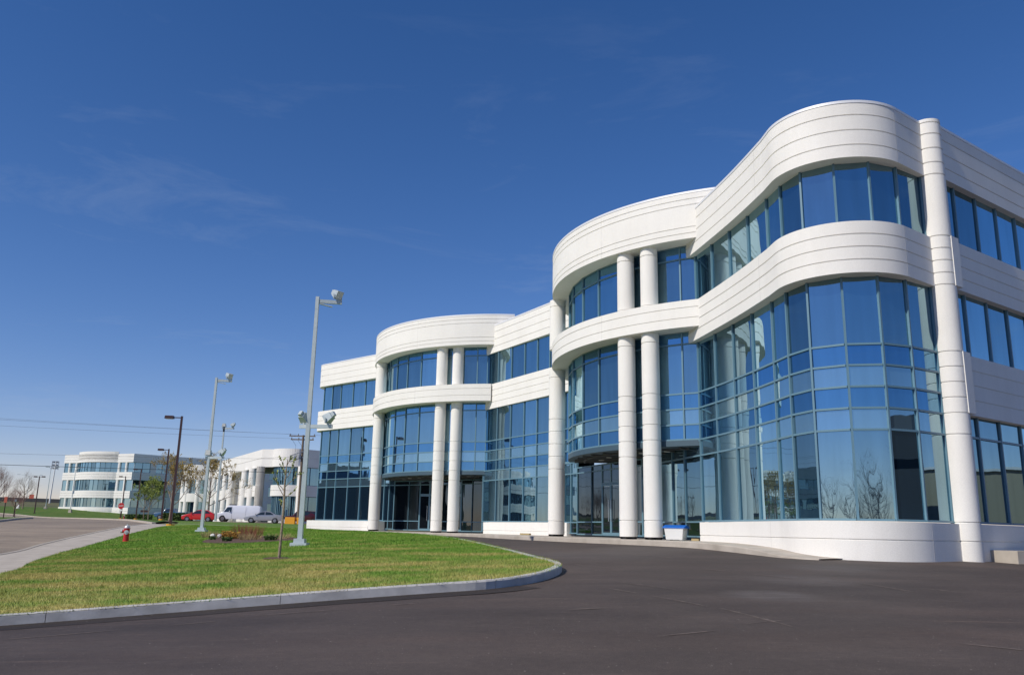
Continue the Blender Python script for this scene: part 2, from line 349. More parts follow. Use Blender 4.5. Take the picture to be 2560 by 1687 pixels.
# ------------------------------------------------------------------ terrain
CP = np.array([(0,0,-1.66),(0,-20,-2.3),(30,-20,-2.3),(-30,-20,-2.4),(10,10,-1.2),(20,10,-1.25),(0,15,-.98),(1.2,17.4,-.88),(-7.4,12,-1.5),
 (10,22,-.64),(12.7,23.4,-.62),(20,26,-.75),(35,30,-.9),(7,27,-.52),(5,31,-.45),(2,39,-.42),(-4,51,-.40),(-9,57.5,-.36),(-15,65,-.38),(-8.4,33,-.87),
 (-19,42,-1.1),(-22,36,-1.4),(-15,23,-1.5),(-19,52,-.65),(-28.5,83,-.1),(-25,62,-.35),(-28,105,.12),(-10,105,0),(-41,98,.18),(-39,108,.2),(-31,108,.24),(-35,113,.33),
 (-62,141,.34),(-78,168,.47),(-98,172,1.2),(-95,190,2.4),(-83,182,1.4),(-105,196,2.7),(-50,190,.8),(40,60,-.4),(60,120,0),(0,300,1),(200,300,0),(-110,300,5.5),(-190,290,6.5),(-300,300,6),
 (-200,150,2),(-150,40,0),(-100,0,-1.5),(100,0,-1.5),(0,-100,-2.5),(-200,-100,-2),(200,-100,-2)], float)
_n = len(CP); _A = np.zeros((_n+3, _n+3))
_A[:_n, :_n] = -np.hypot(CP[:, None, 0]-CP[None, :, 0], CP[:, None, 1]-CP[None, :, 1]) - np.eye(_n)*.8
_A[:_n, _n] = 1; _A[:_n, _n+1:] = CP[:, :2]; _A[_n:, :_n] = _A[:_n, _n:].T
_w = np.linalg.solve(_A, np.r_[CP[:, 2], 0, 0, 0])
def Hn(x, y):
    x = np.asarray(x, float); y = np.asarray(y, float); s = _w[_n]+_w[_n+1]*x+_w[_n+2]*y
    for i in range(_n): s = s-_w[i]*np.sqrt((x-CP[i, 0])**2+(y-CP[i, 1])**2+4)
    return s
def H(x, y): return float(Hn(x, y))

def inside(poly, x, y):
    p = np.asarray(poly); r = np.zeros(np.shape(x), bool); j = len(p)-1
    for i in range(len(p)):
        with np.errstate(divide='ignore', invalid='ignore'):
            c = ((p[i, 1] > y) != (p[j, 1] > y)) & (x < (p[j, 0]-p[i, 0])*(y-p[i, 1])/(p[j, 1]-p[i, 1]+1e-12)+p[i, 0])
        r ^= c; j = i
    return r
def smooth_line(pts, step=.5):
    """Catmull-Rom through plan points, resampled"""
    P = [Vector((p[0], p[1])) for p in pts]; o = []
    for i in range(len(P)-1):
        p0 = P[max(i-1, 0)]; p1 = P[i]; p2 = P[i+1]; p3 = P[min(i+2, len(P)-1)]
        n = max(1, int((p2-p1).length/step))
        for k in range(n):
            t = k/n; a = p1*2; b = (p2-p0)*t; c = (p0*2-p1*5+p2*4-p3)*t*t; d = (-p0+p1*3-p2*3+p3)*t**3
            q = (a+b+c+d)*.5; o.append((q.x, q.y))
    o.append((P[-1].x, P[-1].y)); return o
def sheet(name, poly, dz, m, step=1.0, kind='structure', zfun=None):
    poly = [tuple(p) for p in poly]; a = np.array(poly); lo = a.min(0); hi = a.max(0)
    gx, gy = np.meshgrid(np.arange(lo[0], hi[0], step), np.arange(lo[1], hi[1], step)); gx = gx.ravel()+.013; gy = gy.ravel()+.017
    ok = inside(poly, gx, gy); pts = poly+list(zip(gx[ok].tolist(), gy[ok].tolist()))
    n = len(poly); r = delaunay_2d_cdt([Vector(p) for p in pts], [(i, (i+1) % n) for i in range(n)], [], 1, 1e-4)
    vs = r[0]; z = Hn([v.x for v in vs], [v.y for v in vs])+dz if zfun is None else [zfun(v.x, v.y) for v in vs]
    mb = MB(); mb.add([(v.x, v.y, float(z[i])) for i, v in enumerate(vs)], [tuple(f) for f in r[2]])
    o = mb.build(name, m, None, smooth=True); tag(o, None, None, None, kind); return o

# base ground reaching the horizon
xs = np.concatenate([-np.geomspace(3000, 160, 14), np.arange(-150, 151, 6), np.geomspace(160, 3000, 14)])
ys = np.concatenate([-np.geomspace(3000, 120, 14), np.arange(-110, 311, 6), np.geomspace(320, 3500, 14)])
GX, GY = np.meshgrid(xs, ys); GZ = Hn(np.clip(GX, -320, 320), np.clip(GY, -140, 330))-.10
mb = MB(); W = len(xs)
mb.add(np.c_[GX.ravel(), GY.ravel(), GZ.ravel()].tolist(), [(j*W+i, j*W+i+1, (j+1)*W+i+1, (j+1)*W+i) for j in range(len(ys)-1) for i in range(W-1)])
tag(mb.build('ground', M['field'], None, True), None, None, None, 'structure')

kerb_pts = smooth_line([(-16.5, 8.6), (-12, 10.3), (-7.12, 12.4), (-5.24, 13.2), (-2.99, 14.05), (-1.04, 14.74), (-.2, 15.15), (.5, 16.1), (.98, 17.5), (1.19, 19.0), (1.05, 20.4), (.62, 22.5), (-.06, 26.2), (-1.2, 32.1), (-3.0, 41), (-5.2, 48), (-8.6, 53.6), (-12.6, 58.4)], .45)
walk_in = [(-13.6, 16.0), (-12.31, 21.13), (-12.75, 22.6), (-14.25, 25.94), (-15.62, 29.62), (-18.15, 36.75), (-19.75, 41.89), (-21.24, 47.71), (-24.4, 60.4), (-27.2, 70.5)]
walk_in = smooth_line(walk_in, 1)
walk_out = smooth_line([(-17.0, 14.5), (-16.8, 22), (-18.3, 31.0), (-21.3, 39.3), (-22.7, 44.2), (-23.9, 49.2), (-25.9, 57.2), (-27.6, 63.5), (-30.2, 72.5)], 1)
path_line = [(-28.3, 73.6), (-22.5, 68.2), (-16.3, 65.6)]
lawn_poly = [(-16.9, 8.9)] + kerb_pts + [(-14.6, 63.0), (-16.0, 65.2), (-22.3, 67.9), (-27.9, 73.0)] + walk_in[::-1] + [(-15.2, 12)]
sheet('lawn', lawn_poly, .135, M['lawn'], .8)
lawn2 = [(-16.2, 66.0), (-22.6, 68.7), (-28.7, 74.3), (-33, 86), (-38, 96), (-17, 94), (-12, 84)]
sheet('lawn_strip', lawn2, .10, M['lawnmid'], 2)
# asphalt of the lot and the drive
lot = [(-70, -40), (70, -40), (70, 45), (20, 45), (16, 30), (8, 34), (4, 44), (-2, 52), (-10, 62), (-14, 63), (-16, 58), (-6, 40), (-4, 26), (-18, 14), (-40, 4), (-70, -10)]
sheet('parking_lot', lot, 0, M['asphalt'], 1.5)
prs = random.Random(12)
def streak(pts, w):
    P = smooth_line(pts, .18); i = 0; mb = MB()
    while i < len(P)-3:
        k = min(len(P)-1, i+prs.randint(3, 9)); seg = [Vector(p) for p in P[i:k]]; i = k+prs.randint(-1, 3)
        if len(seg) < 2: continue
        off = prs.gauss(0, .03); vs = []
        for q, p in enumerate(seg):
            d = (seg[min(q+1, len(seg)-1)]-seg[max(q-1, 0)]).normalized(); n_ = Vector((-d.y, d.x)); e = math.sin(math.pi*(q+.25)/(len(seg)-.5)); ww = w*e*prs.uniform(.5, 1.7)
            for sg in (-1, 1): x = p+n_*(off+sg*ww/2); vs.append((x.x, x.y, H(x.x, x.y)+.0055))
        mb.add(vs, [(2*q, 2*q+1, 2*q+3, 2*q+2) for q in range(len(seg)-1)])
    tag(mb.build('asphalt_scuff', M['scuff']), None, None, None, 'structure')
for pts, w in (([(1.77, 15.13), (2.98, 12.97), (3.73, 10.77)], .05), ([(2.07, 16.18), (3.16, 14.57)], .04), ([(1.78, 10.37), (3.13, 11.07)], .03), ([(3.11, 11.37), (4.51, 12.12)], .03),
               ([(7.57, 15.92), (8.2, 15.12)], .04), ([(-6.31, 11.04), (-5.09, 11.63), (-3.92, 12.22)], .04), ([(-3.6, 12.6), (-1.2, 13.4)], .035), ([(6.5, 17.48), (7.17, 15.12)], .05), ([(.88, 12.53), (1.59, 12.72)], .05), ([(6.88, 14.12), (7.87, 13.72)], .05), ([(4.4, 19.5), (6.2, 16.4)], .06), ([(.5, 22.6), (2.6, 19.2)], .05), ([(2.4, 27), (4.6, 23)], .07), ([(5.2, 10.2), (6.4, 9.4)], .05)):
    streak(pts, w)
# street on the left with its pavement
street = [(-60, 0), (-17.4, 6), (-17.0, 14.5)] + walk_out[1:] + [(-33, 79), (-40, 92), (-53, 112), (-70, 136), (-86.5, 156.5), (-97, 166), (-125, 176), (-140, 170), (-112, 155), (-92, 140), (-72, 120), (-60, 106), (-50.5, 88.5), (-45, 76), (-40, 62), (-40, 30), (-46, 10)]
sheet('street', street, 0, M['road'], 2.5)
pk = sheet('parking_bay', [(-60, 118), (-44, 100), (-38.5, 97), (-17, 95.5), (-6, 90), (0, 128), (-30, 126)], -.02, M['road'], 3)
pv = walk_out+walk_in[::-1]
sheet('pavement', pv, .11, M['conc'], .8)
mb = MB(); mb.sweep(walk_out, [(0, -.2), (0, .13), (-.15, .135), (-.15, -.2)], [H(*p) for p in walk_out]); mb.sweep(walk_out, [(-.16, .0), (-.16, .112), (-.175, .112), (-.175, .0)], [H(*p) for p in walk_out])
tag(mb.build('street_kerb', M['conc']), None, None, None, 'structure')
mb = MB(); i = 0; kf = smooth_line(kerb_pts, .15); st = 20
def inset(a, b): return tuple(Vector(a).lerp(Vector(b), .025))
while i < len(kf)-2:
    k = min(len(kf)-1, i+st); seg = list(kf[i:k+1]); seg[0] = inset(seg[0], seg[1]); seg[-1] = inset(seg[-1], seg[-2])
    dz = prs.gauss(0, .003); mb.sweep(seg, [(.0, -.25), (.0, .125), (-.02, .15), (-.16, .15), (-.16, -.25)], [H(*p)+dz for p in seg]); i = k
tag(mb.build('lawn_kerb', M['kerb']), None, None, None, 'structure')
def strip(name, line, o0, o1, dz, m):
    P = [Vector(p) for p in line]; vs = []
    for q, p in enumerate(P):
        d = (P[min(q+1, len(P)-1)]-P[max(q-1, 0)]).normalized(); n_ = Vector((d.y, -d.x))
        for o_ in (o0, o1+prs.gauss(0, .02)): x = p+n_*o_; vs.append((x.x, x.y, H(x.x, x.y)+dz))
    mb = MB(); mb.add(vs, [(2*q, 2*q+1, 2*q+3, 2*q+2) for q in range(len(P)-1)]); tag(mb.build(name, m, None, True), None, None, None, 'structure')
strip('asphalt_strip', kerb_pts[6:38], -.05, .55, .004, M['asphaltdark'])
sheet('footpath', [(-28.6, 73.9), (-22.7, 68.5), (-16.4, 65.9), (-16.2, 65.2), (-22.4, 67.7), (-28.1, 72.9)], .16, M['conc'], 2)
# apron where the pavement meets the drive
# far lawns
far1 = [(-33, 82), (-30.5, 76), (-33, 79.5), (-40, 92.5), (-53, 112.8), (-70, 137), (-86.5, 157.6), (-97, 167.2), (-125, 177.5), (-170, 178), (-170, 196), (-60, 205), (-52, 170), (-56, 130), (-46, 108), (-38.5, 97.5)]
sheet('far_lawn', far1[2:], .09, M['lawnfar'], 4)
mb = MB(); fk = smooth_line([(-32.2, 78.5), (-40, 92), (-53, 112), (-70, 136), (-86.5, 156.5), (-97, 166), (-125, 176.5)], 3)
mb.sweep(fk, [(0, -.2), (0, .15), (-.35, .15), (-.35, -.2)], [H(*p) for p in fk]); tag(mb.build('far_kerb', M['conc']), None, None, None, 'structure')
isl = smooth_line([(-38, 55), (-41.5, 66), (-44.5, 75), (-50.5, 88.5), (-57, 103), (-60, 105), (-66, 110)], 2)
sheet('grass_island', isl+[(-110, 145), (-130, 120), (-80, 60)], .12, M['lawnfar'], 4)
mb = MB(); mb.sweep(isl, [(0, -.2), (0, .16), (-.3, .16), (-.3, -.2)], [H(*p) for p in isl]); tag(mb.build('island_kerb', M['conc']), None, None, None, 'structure')

# grass blades over the near lawn (nobody could count them)
bed_poly = smooth_line([(-17.2, 50), (-14.5, 47.5), (-11.2, 43.8), (-9.6, 40.6), (-9.9, 38.2), (-11.4, 36.6), (-13.4, 38.2), (-14.6, 41.5), (-15.4, 45.5), (-17.2, 50)], .6)
def blades(name, n, area, poly, h0, h1, w, seed):
    g = np.random.default_rng(seed)
    x = g.uniform(area[0], area[1], n*3); y = g.uniform(area[2], area[3], n*3)
    keep = inside(poly, x, y) & ~inside(bed_poly, x, y); keep &= np.hypot(x+6.32, y-23.94) > .5
    x = x[keep][:n]; y = y[keep][:n]; n = len(x)
    z = Hn(x, y)+.125; a = g.uniform(0, math.pi, n); h = g.uniform(h0, h1, n); lx = g.normal(0, .4, n)*h; ly = g.normal(0, .4, n)*h
    co = np.empty((n, 3, 3)); co[:, 0] = np.c_[x-np.cos(a)*w, y-np.sin(a)*w, z]; co[:, 1] = np.c_[x+np.cos(a)*w, y+np.sin(a)*w, z]; co[:, 2] = np.c_[x+lx, y+ly, z+h]
    me = bpy.data.meshes.new(name); me.vertices.add(n*3); me.vertices.foreach_set('co', co.ravel())
    me.loops.add(n*3); me.loops.foreach_set('vertex_index', np.arange(n*3, dtype=np.int32))
    me.polygons.add(n); me.polygons.foreach_set('loop_start', np.arange(0, n*3, 3, dtype=np.int32)); me.polygons.foreach_set('loop_total', np.full(n, 3, np.int32))
    me.materials.append(M['lawn']); me.update(calc_edges=True)
    o = bpy.data.objects.new(name, me); C.objects.link(o); tag(o, 'short green and straw coloured grass covering the lawn', 'grass', None, 'stuff'); return o
near_poly = lawn_poly
blades('grass', 240000, (-16, 1.3, 9, 30), near_poly, .03, .075, .005, 1)
blades('grass', 130000, (-24, 1, 30, 66), near_poly, .04, .085, .011, 2)

# ------------------------------------------------------------------ main building
ZT, ZPB, ZB2T, ZB2B, ZB1T, ZB1B, ZS = 12.64, 10.83, 8.844, 7.30, 5.30, 3.50, .43
TR = [2.889, 3.493, 4.099, 4.709, 5.313]
def prof(z0, z1, grooves, depth=.5, off=0.0):
    p = [(off-depth, z0), (off, z0)]
    for g in grooves: p += [(off, g-.020), (off-.026, g-.012), (off-.026, g+.012), (off, g+.020)]
    return p+[(off, z1), (off-depth, z1)]
def arc(c, r, a0, a1, step=2.0):
    n = max(2, int(abs(a1-a0)/step)+1); return [(c[0]+r*math.cos(R(a0+(a1-a0)*i/(n-1))), c[1]+r*math.sin(R(a0+(a1-a0)*i/(n-1)))) for i in range(n)]
BASE = (8.0, 38.0, -.28)
bld = thing('office_building', 'white three storey office building with curved walls, blue glass and round columns', 'office building', BASE)
def bpart(mb, name, m, smooth=False): return mb.build(name, m, bld, smooth)

c1, c2, RD, RG = (11.45, 39.77), (-.511, 61.156), 9.48, 8.62
cw = smooth_line([(6.86, 33.2), (7.16, 31.5), (7.58, 29.0), (7.80, 27.5), (7.98, 26.0), (8.10, 24.9)], .5)[:-1] + arc((10.2, 24.8), 2.12, 183.5, 305.6, 2.2) + [(12.58, 23.93)]
rw = [(12.98, 23.90), (13.4, 24.21), (36, 40.6)]
ew = [(-1.62, 52.62), (-1.3, 52.02), (2.16, 46.02), (3.4, 43.87)]
fw_arc = arc((-14.25, 67.09), 1.2, 137.9, 227.9, 6)
fw = [(-9.9, 73.0)] + [fw_arc[0]] + fw_arc[1:] + [(-10.13, 61.72), (-8.2, 59.98)]
fw[0] = (fw_arc[0][0]+.67*7, fw_arc[0][1]+.741*7)
PG = [11.22, 11.69, 12.17]; B2G = [7.69, 8.075, 8.455]; B1G = [3.95, 4.40, 4.85]
for pts in (cw, rw, ew, fw):
    bpart(MB().sweep(pts, prof(ZPB, ZT-.09, PG)), 'parapet', M['wall'])
    bpart(MB().sweep(pts, [(-.5, ZT-.085), (.015, ZT-.085), (.015, ZT), (-.5, ZT+.02)]), 'coping', M['cap'])
    bpart(MB().sweep(pts, prof(ZB2B, ZB2T, B2G)), 'wall_band', M['wall'])
bpart(MB().sweep(rw, prof(ZB1B, ZB1T, B1G)), 'wall_band', M['wall'])
# drum parapets and bands
for c, a0, a1 in ((c1, 148, 252), (c2, 165, 274)):
    ring = arc(c, RD, a0, a1, 1.5)
    bpart(MB().sweep(ring, prof(11.37, 13.26, [11.59, 11.84, 12.77, 13.02], 1.15)), 'parapet', M['wall'])
    bpart(MB().sweep(ring, [(-.5, 13.265), (.015, 13.265), (.015, 13.35), (-.5, 13.37)]), 'coping', M['cap'])
    bpart(MB().sweep(arc(c, RD, a0, a1-8.5, 1.5), prof(7.78, ZB2T, [8.14, 8.555], 1.15)), 'wall_band', M['wall'])
# plinths
def cut(pts, y0, y1): return [p for p in pts if y0 <= p[1] <= y1]
cwp = [(7.10, 31.66)]+[p for p in cw if p[1] < 31.4]
bpart(MB().sweep(cwp, prof(-1.1, .39, [-.085], .5, .03)), 'plinth', M['wall'])
bpart(MB().sweep([(12.98, 23.90), (36, 40.6)], prof(-1.4, .39, [-.085], .5, .03)), 'plinth', M['wall'])
bpart(MB().sweep([(-1.50, 52.3), (2.2, 45.95), (3.05, 44.5)], prof(-.6, .39, [-.085], .5, .03)), 'plinth', M['wall'])
bpart(MB().sweep(fw[:-1]+[(-9.0, 60.7)], prof(-.7, .39, [-.085], .6, .28)), 'plinth', M['wall'])
# window bays: each bay of each storey is one part; its frame (mullion and transoms) is a sub-part
def bay(p, q, rows, name, last=False, mull=.058, jit=.005, mats=None):
    """p,q plan points left to right seen from outside; rows [(z0,z1,glass key)]"""
    p, q = Vector((*p, 0)), Vector((*q, 0)); d = (q-p); ln = d.length; d.normalize(); nrm = Vector((d.y, -d.x, 0))
    g = MB(); keys = [r[2] for r in rows]; uk = sorted(set(keys))
    for z0, z1, k in rows:
        t = [rng.uniform(-jit, jit) for _ in range(4)]
        vs = [p+nrm*t[0]+Vector((0, 0, z0)), q+nrm*t[1]+Vector((0, 0, z0)), q+nrm*(t[1]+t[2]-t[0])+Vector((0, 0, z1)), p+nrm*t[2]+Vector((0, 0, z1))]
        b = [v-nrm*.03 for v in vs]
        g.add(vs+b, [(0, 1, 2, 3), (7, 6, 5, 4), (0, 4, 5, 1), (2, 6, 7, 3), (1, 5, 6, 2), (3, 7, 4, 0)], uk.index(k))
    w = bpart(g, name, [M[k] for k in uk])
    f = MB(); rz = math.atan2(d.y, d.x); zb, zt = rows[0][0], rows[-1][1]
    def post(c): f.box((c.x+nrm.x*.0, c.y+nrm.y*.0, (zb+zt)/2), (mull, .09, zt-zb), rz)
    post(p+nrm*.012)
    if last: post(q+nrm*.012)
    zz = sorted({r[0] for r in rows} | {rows[-1][1]})
    for z in zz:
        hgt = .058
        zc = min(max(z, zb+hgt/2), zt-hgt/2); m = (p+q)/2+nrm*.010
        f.box((m.x, m.y, zc), (ln-mull-.004, .08, hgt), rz)
    fo = f.build('frame', M['frame']); fo.parent = w
    return w
def curtain(pts, rows, name='window', **kw):
    for i in range(len(pts)-1): bay(pts[i], pts[i+1], rows, name, last=(i == len(pts)-2), **kw)
R3 = [(ZB2T-.12, ZPB+.06, 'glass')]
R2 = [(ZS-.02, TR[0], 'glass'), (TR[0], TR[1], 'glassg'), (TR[1], TR[2], 'glassd'), (TR[2], TR[3], 'glassg'), (TR[3], TR[4], 'glassd'), (TR[4], ZB2B+.06, 'glass')]
cg = [(7.314, 32.077), (7.625, 30.632), (7.911, 29.12), (8.156, 27.592), (8.352, 26.029), (8.465, 24.949), (8.747, 23.907), (9.514, 23.27), (10.458, 23.063), (11.421, 23.40), (12.493, 24.073)]
curtain(cg, R3); curtain(cg, R2)
ent = [(6.52, 35.70), (6.731, 34.774), (6.991, 33.573), (7.314, 32.077)]
R2e = [(-.16, ZS, 'glasse')]+R2[:2]
def drum_bays(c, angs):
    pts = [(c[0]+RG*math.cos(R(a)), c[1]+RG*math.sin(R(a))) for a in angs]
    curtain(pts, [(ZB2T-.12, ZPB, 'glass'), (ZPB, 11.38, 'glassd')])
    curtain(pts, [(3.49, TR[2], 'glassd'), (TR[2], TR[3], 'glassg'), (TR[3], TR[4], 'glassd'), (TR[4], ZB2B, 'glass'), (ZB2B, 7.79, 'glassd')])
drum_bays(c1, [150, 159.3, 168.6, 178.4, 188.2, 198, 207.8, 217.6, 227.4, 237.2, 241.7])
drum_bays(c2, [184.4, 193.75, 203.1, 212.4, 221.7, 231, 240.3, 249.6, 258.9, 263.3])
eg = [(-1.592, 52.669), (-.775, 51.31), (.042, 49.95), (.815, 48.66), (1.53, 47.47), (2.19, 46.37), (2.98, 45.05)]
egx = eg[:-1]+[(2.98, 45.05), (3.80, 43.42)]
curtain(egx, R3); curtain(eg, R2); curtain([(2.98, 45.05), (3.80, 43.42)], R2[2:])
fg0 = (-14.95, 66.60)
fg = [fg0, (-14.121, 65.808), (-13.293, 65.065), (-12.155, 64.045), (-11.036, 63.04), (-10.05, 62.15), (-8.95, 61.15)]
curtain([(-13.9, 68.4), (-14.85, 67.25)]+fg, R3); curtain([(-13.9, 68.4), (-14.85, 67.25)]+fg, R2)
# right wall windows
dw = Vector((.8097, .5868)); s0 = Vector((13.15, 24.31)); nw = Vector((.5868, -.8097))
rg = [tuple(s0+dw*s) for s in (0, .93, 2.33, 3.73, 5.13, 6.53, 7.93, 9.33, 10.73)]
curtain(rg, R3); curtain(rg, [(ZB1T-.12, ZB2B+.06, 'glass')]); curtain(rg, [(ZS-.02, TR[0], 'glass'), (TR[0], ZB1B+.06, 'glass')])
# long blank end of the right wall beyond the frame, reveal at the corner, window heads
rv = MB(); rv.box((12.60, 24.12, 3.87), (.16, .5, 6.88), R(36)); rv.box((12.60, 24.12, 9.84), (.16, .5, 2.05), R(36)); bpart(rv, 'reveal', M['wall'])
# round columns: tiers stacked over the band
def column(ax, r, z0, z1, joints, foot=False):
    p = [(r*.995, z0)]
    for j in sorted(joints): p += [(r, j-.022), (r-.028, j-.012), (r-.028, j+.012), (r, j+.022)]
    p += [(r, z1)]
    o = bpart(MB().lathe((ax[0], ax[1], 0), p, 40), 'column', M['wall'], True)
    if foot:
        f = MB()
        for k in range(5):
            a = k*1.2566+.3; f.box((ax[0]+math.cos(a)*(r-.1), ax[1]+math.sin(a)*(r-.1), z0-.045), (.13, .13, .089), a)
        f.lathe((ax[0], ax[1], 0), [(r*.55, z0-.089), (r*.55, z0-.001)], 16)
        sub(f, 'footing', M['dark'], o).matrix_parent_inverse = o.matrix_world.inverted()
    return o
CJ = [.43]+TR+[7.39]
for ax, r in (((4.735, 33.77), .355), ((5.58, 32.955), .355), ((2.305, 41.25), .40), ((-4.48, 53.225), .355), ((-3.43, 52.92), .355), ((-9.235, 58.78), .39)):
    column(ax, r, -.19, 7.785, CJ, True)
    column(ax, r, ZB2T-.01, 11.375, [8.92, 11.03])
column((12.90, 24.13), .385, -1.0, ZT+.03, [-.085, .43, 2.889, ZB1B, 3.95, 4.40, 4.85, ZB1T, ZB2B+.02, 7.69, 8.075, 8.455, ZB2T, ZPB, 11.22, 11.69, 12.17, ZT-.09])
for z0, z1 in ((ZB2B+.003, ZB2T+.01), (ZB1B+.003, ZB1T+.01)):
    m = Vector((13.22, 24.07))+nw*.02; blk = MB(); blk.box((m.x, m.y, (z0+z1)/2), (.42, .30, z1-z0), math.atan2(dw.y, dw.x)); bpart(blk, 'pilaster_block', M['wall'])
# hanging glass drum: floor slab, dark underside, downlights
for c, a0, a1 in ((c1, 168, 243), (c2, 184, 266)):
    a = arc(c, RG+.05, a0, a1, 2); n = len(a)
    mb = MB(); mb.add([(x, y, 3.27) for x, y in a]+[(x, y, 3.488) for x, y in a]+[(c[0], c[1], 3.27), (c[0], c[1], 3.488)],
        [(i, i+1, n+i+1, n+i) for i in range(n-1)]+[tuple(range(n))+(2*n,), tuple(range(n, 2*n))+(2*n+1,)], 0)
    bpart(mb, 'canopy', M['slab'])
    mb = MB()
    for k in range(int(a0)+4, int(a1)-1, 7):
        p = Vector((c[0], c[1])); q = p+Vector((math.cos(R(k)), math.sin(R(k))))*(RG-.25); s_ = p+Vector((math.cos(R(k)), math.sin(R(k))))*2.5
        mb.beam((s_.x, s_.y, 3.235), (q.x, q.y, 3.235), .07, .06)
    for rr in (4.4, 6.2, 7.9):
        ar = arc(c, rr, a0+2, a1-2, 3); mb.sweep(ar, [(-.03, 3.20), (.03, 3.20), (.03, 3.262), (-.03, 3.262)])
    bpart(mb, 'soffit_grid', M['under'])
    for k in np.arange(a0+14, a1-10, 11):
        mb = MB(); mb.lathe((c[0]+7.15*math.cos(R(k)), c[1]+7.15*math.sin(R(k)), 0), [(.13, 3.225), (.13, 3.26)], 16); bpart(mb, 'downlight', M['lampw'])
# entrance glazing under drum 1 and drum 2
ZE = 3.19
RE = [(-.20, .43, 'glasse'), (.43, TR[0], 'glasse'), (TR[0], ZE, 'glasse')]
def door(p, q, sideh):
    """double or single door leaf between two plan points"""
    p, q = Vector((*p, 0)), Vector((*q, 0)); d = (q-p); ln = d.length; d.normalize(); nr = Vector((d.y, -d.x, 0)); rz = math.atan2(d.y, d.x); m = (p+q)/2
    g = MB(); g.box((m.x, m.y, 1.0), (ln-.12, .03, 2.2), rz); o = bpart(g, 'door', M['glasse'])
    f = MB()
    for e in (p, q): c_ = e+d*(.04 if e == p else -.04)+nr*.012; f.box((c_.x, c_.y, 1.0), (.075, .075, 2.40), rz)
    for z, h in ((-.13, .14), (2.155, .09)): f.box((m.x+nr.x*.012, m.y+nr.y*.012, z), (ln-.156, .07, h), rz)
    sub(f, 'frame', M['frame'], o).matrix_parent_inverse = o.matrix_world.inverted()
    hh = MB(); c_ = (q if sideh > 0 else p)-d*(.13*sideh)+nr*.10
    hh.tube([(c_.x-nr.x*.08, c_.y-nr.y*.08, .45), (c_.x, c_.y, .45), (c_.x, c_.y, 1.45), (c_.x-nr.x*.08, c_.y-nr.y*.08, 1.45)], .018, 8)
    sub(hh, 'handle', M['steel'], o, True).matrix_parent_inverse = o.matrix_world.inverted()
    tr = MB(); tr.box((m.x, m.y, 2.70), (ln-.08, .03, .98), rz); t = bpart(tr, 'transom_window', M['glasse'])
    tf = MB()
    for e in (p, q): c_ = e+d*(.03 if e == p else -.03)+nr*.012; tf.box((c_.x, c_.y, 2.72), (.06, .06, .90), rz)
    for z in (2.24, TR[0], ZE-.03): tf.box((m.x+nr.x*.01, m.y+nr.y*.01, z), (ln-.004, .10, .06), rz)
    sub(tf, 'frame', M['frame'], t).matrix_parent_inverse = t.matrix_world.inverted()
def entrance(E0, A, B, Cc, ss, dd, Cp):
    """E0..A continues the left wall, A..B is the door wall, B..Cp[-1] continues the right wall"""
    A, B = Vector(A), Vector(B); d = (B-A).normalized(); at = lambda s: tuple(A+d*s)
    e = Vector(E0); k = 2
    curtain([tuple(e+(A-e)*i/k) for i in range(k+1)], R2e+[(TR[1], TR[1]+.0001, 'glasse')] if False else R2e, 'window')
    cuts = ss
    for i in range(len(cuts)-1):
        if (cuts[i], cuts[i+1]) in dd: door(at(cuts[i]), at(cuts[i+1]), dd[(cuts[i], cuts[i+1])])
        else: curtain([at(cuts[i]), at(cuts[i+1])], RE, 'window')
    curtain(Cp, R2e, 'window')
entrance((2.98, 45.05), (3.55, 43.83), (6.40, 36.20), None, [0, 1.69, 2.84, 3.75, 4.65, 5.75, 6.75, 7.65, 8.14], {(2.84, 3.75): 1, (3.75, 4.65): -1, (6.75, 7.65): 1}, [(6.40, 36.20), (6.731, 34.774), (6.991, 33.573), (7.314, 32.077)])
entrance((-8.95, 61.15), (-8.1, 60.4), (-1.35, 55.6), None, [0, 1.4, 2.4, 3.3, 4.2, 5.2, 6.1, 7.0, 8.28], {(2.4, 3.3): 1, (3.3, 4.2): -1, (5.2, 6.1): 1}, [(-1.35, 55.6), (-1.45, 54.1), (-1.592, 52.669)])
# dark core behind the glass so nothing shows through the joints
for a, b in (((9.2, 27), (9.5, 40)), ((4.5, 46), (0, 54)), ((-12, 66.5), (-7, 63))): core = MB(); core.beam((*a, 6), (*b, 6), .3, 11); bpart(core, 'inner_wall', M['darkclad'])
roof = MB(); roof.add([(x, y, 12.2) for x, y in [(7.9, 31), (8.6, 26), (10, 23.6), (12.9, 24.6), (35, 40.7), (28, 60), (3, 60), (-9, 72), (-14.4, 67), (-9.6, 62.2), (-7, 59), (-1, 53), (3, 45.5), (3.5, 40)]], [tuple(range(14))])
bpart(roof, 'roof', M['wallfar'])
# vertical panel joints
def vjoint(pts, i, z0, z1, off):
    p = Vector(pts[i]); d = (Vector(pts[min(i+1, len(pts)-1)])-Vector(pts[i-1])).normalized(); n_ = Vector((d.y, -d.x)); q = p+n_*(off-.006)
    jm = MB(); jm.box((q.x, q.y, (z0+z1)/2), (.014, .016, z1-z0), math.atan2(d.y, d.x)); bpart(jm, 'panel_joint', M['joint'])
na = len(cw)
for i in (14, na-3): vjoint(cw, i, ZB2B+.01, ZB2T-.01, 0); vjoint(cw, i, ZPB+.01, ZT-.1, 0); vjoint(cw, i, -.7, .37, .03)
r1 = arc(c1, RD, 148, 252, 1.5); r2_ = arc(c2, RD, 165, 274, 1.5)
for rr in (r1, r2_): vjoint(rr, 45, 7.8, ZB2T-.01, 0); vjoint(rr, 45, 11.38, 13.25, 0)

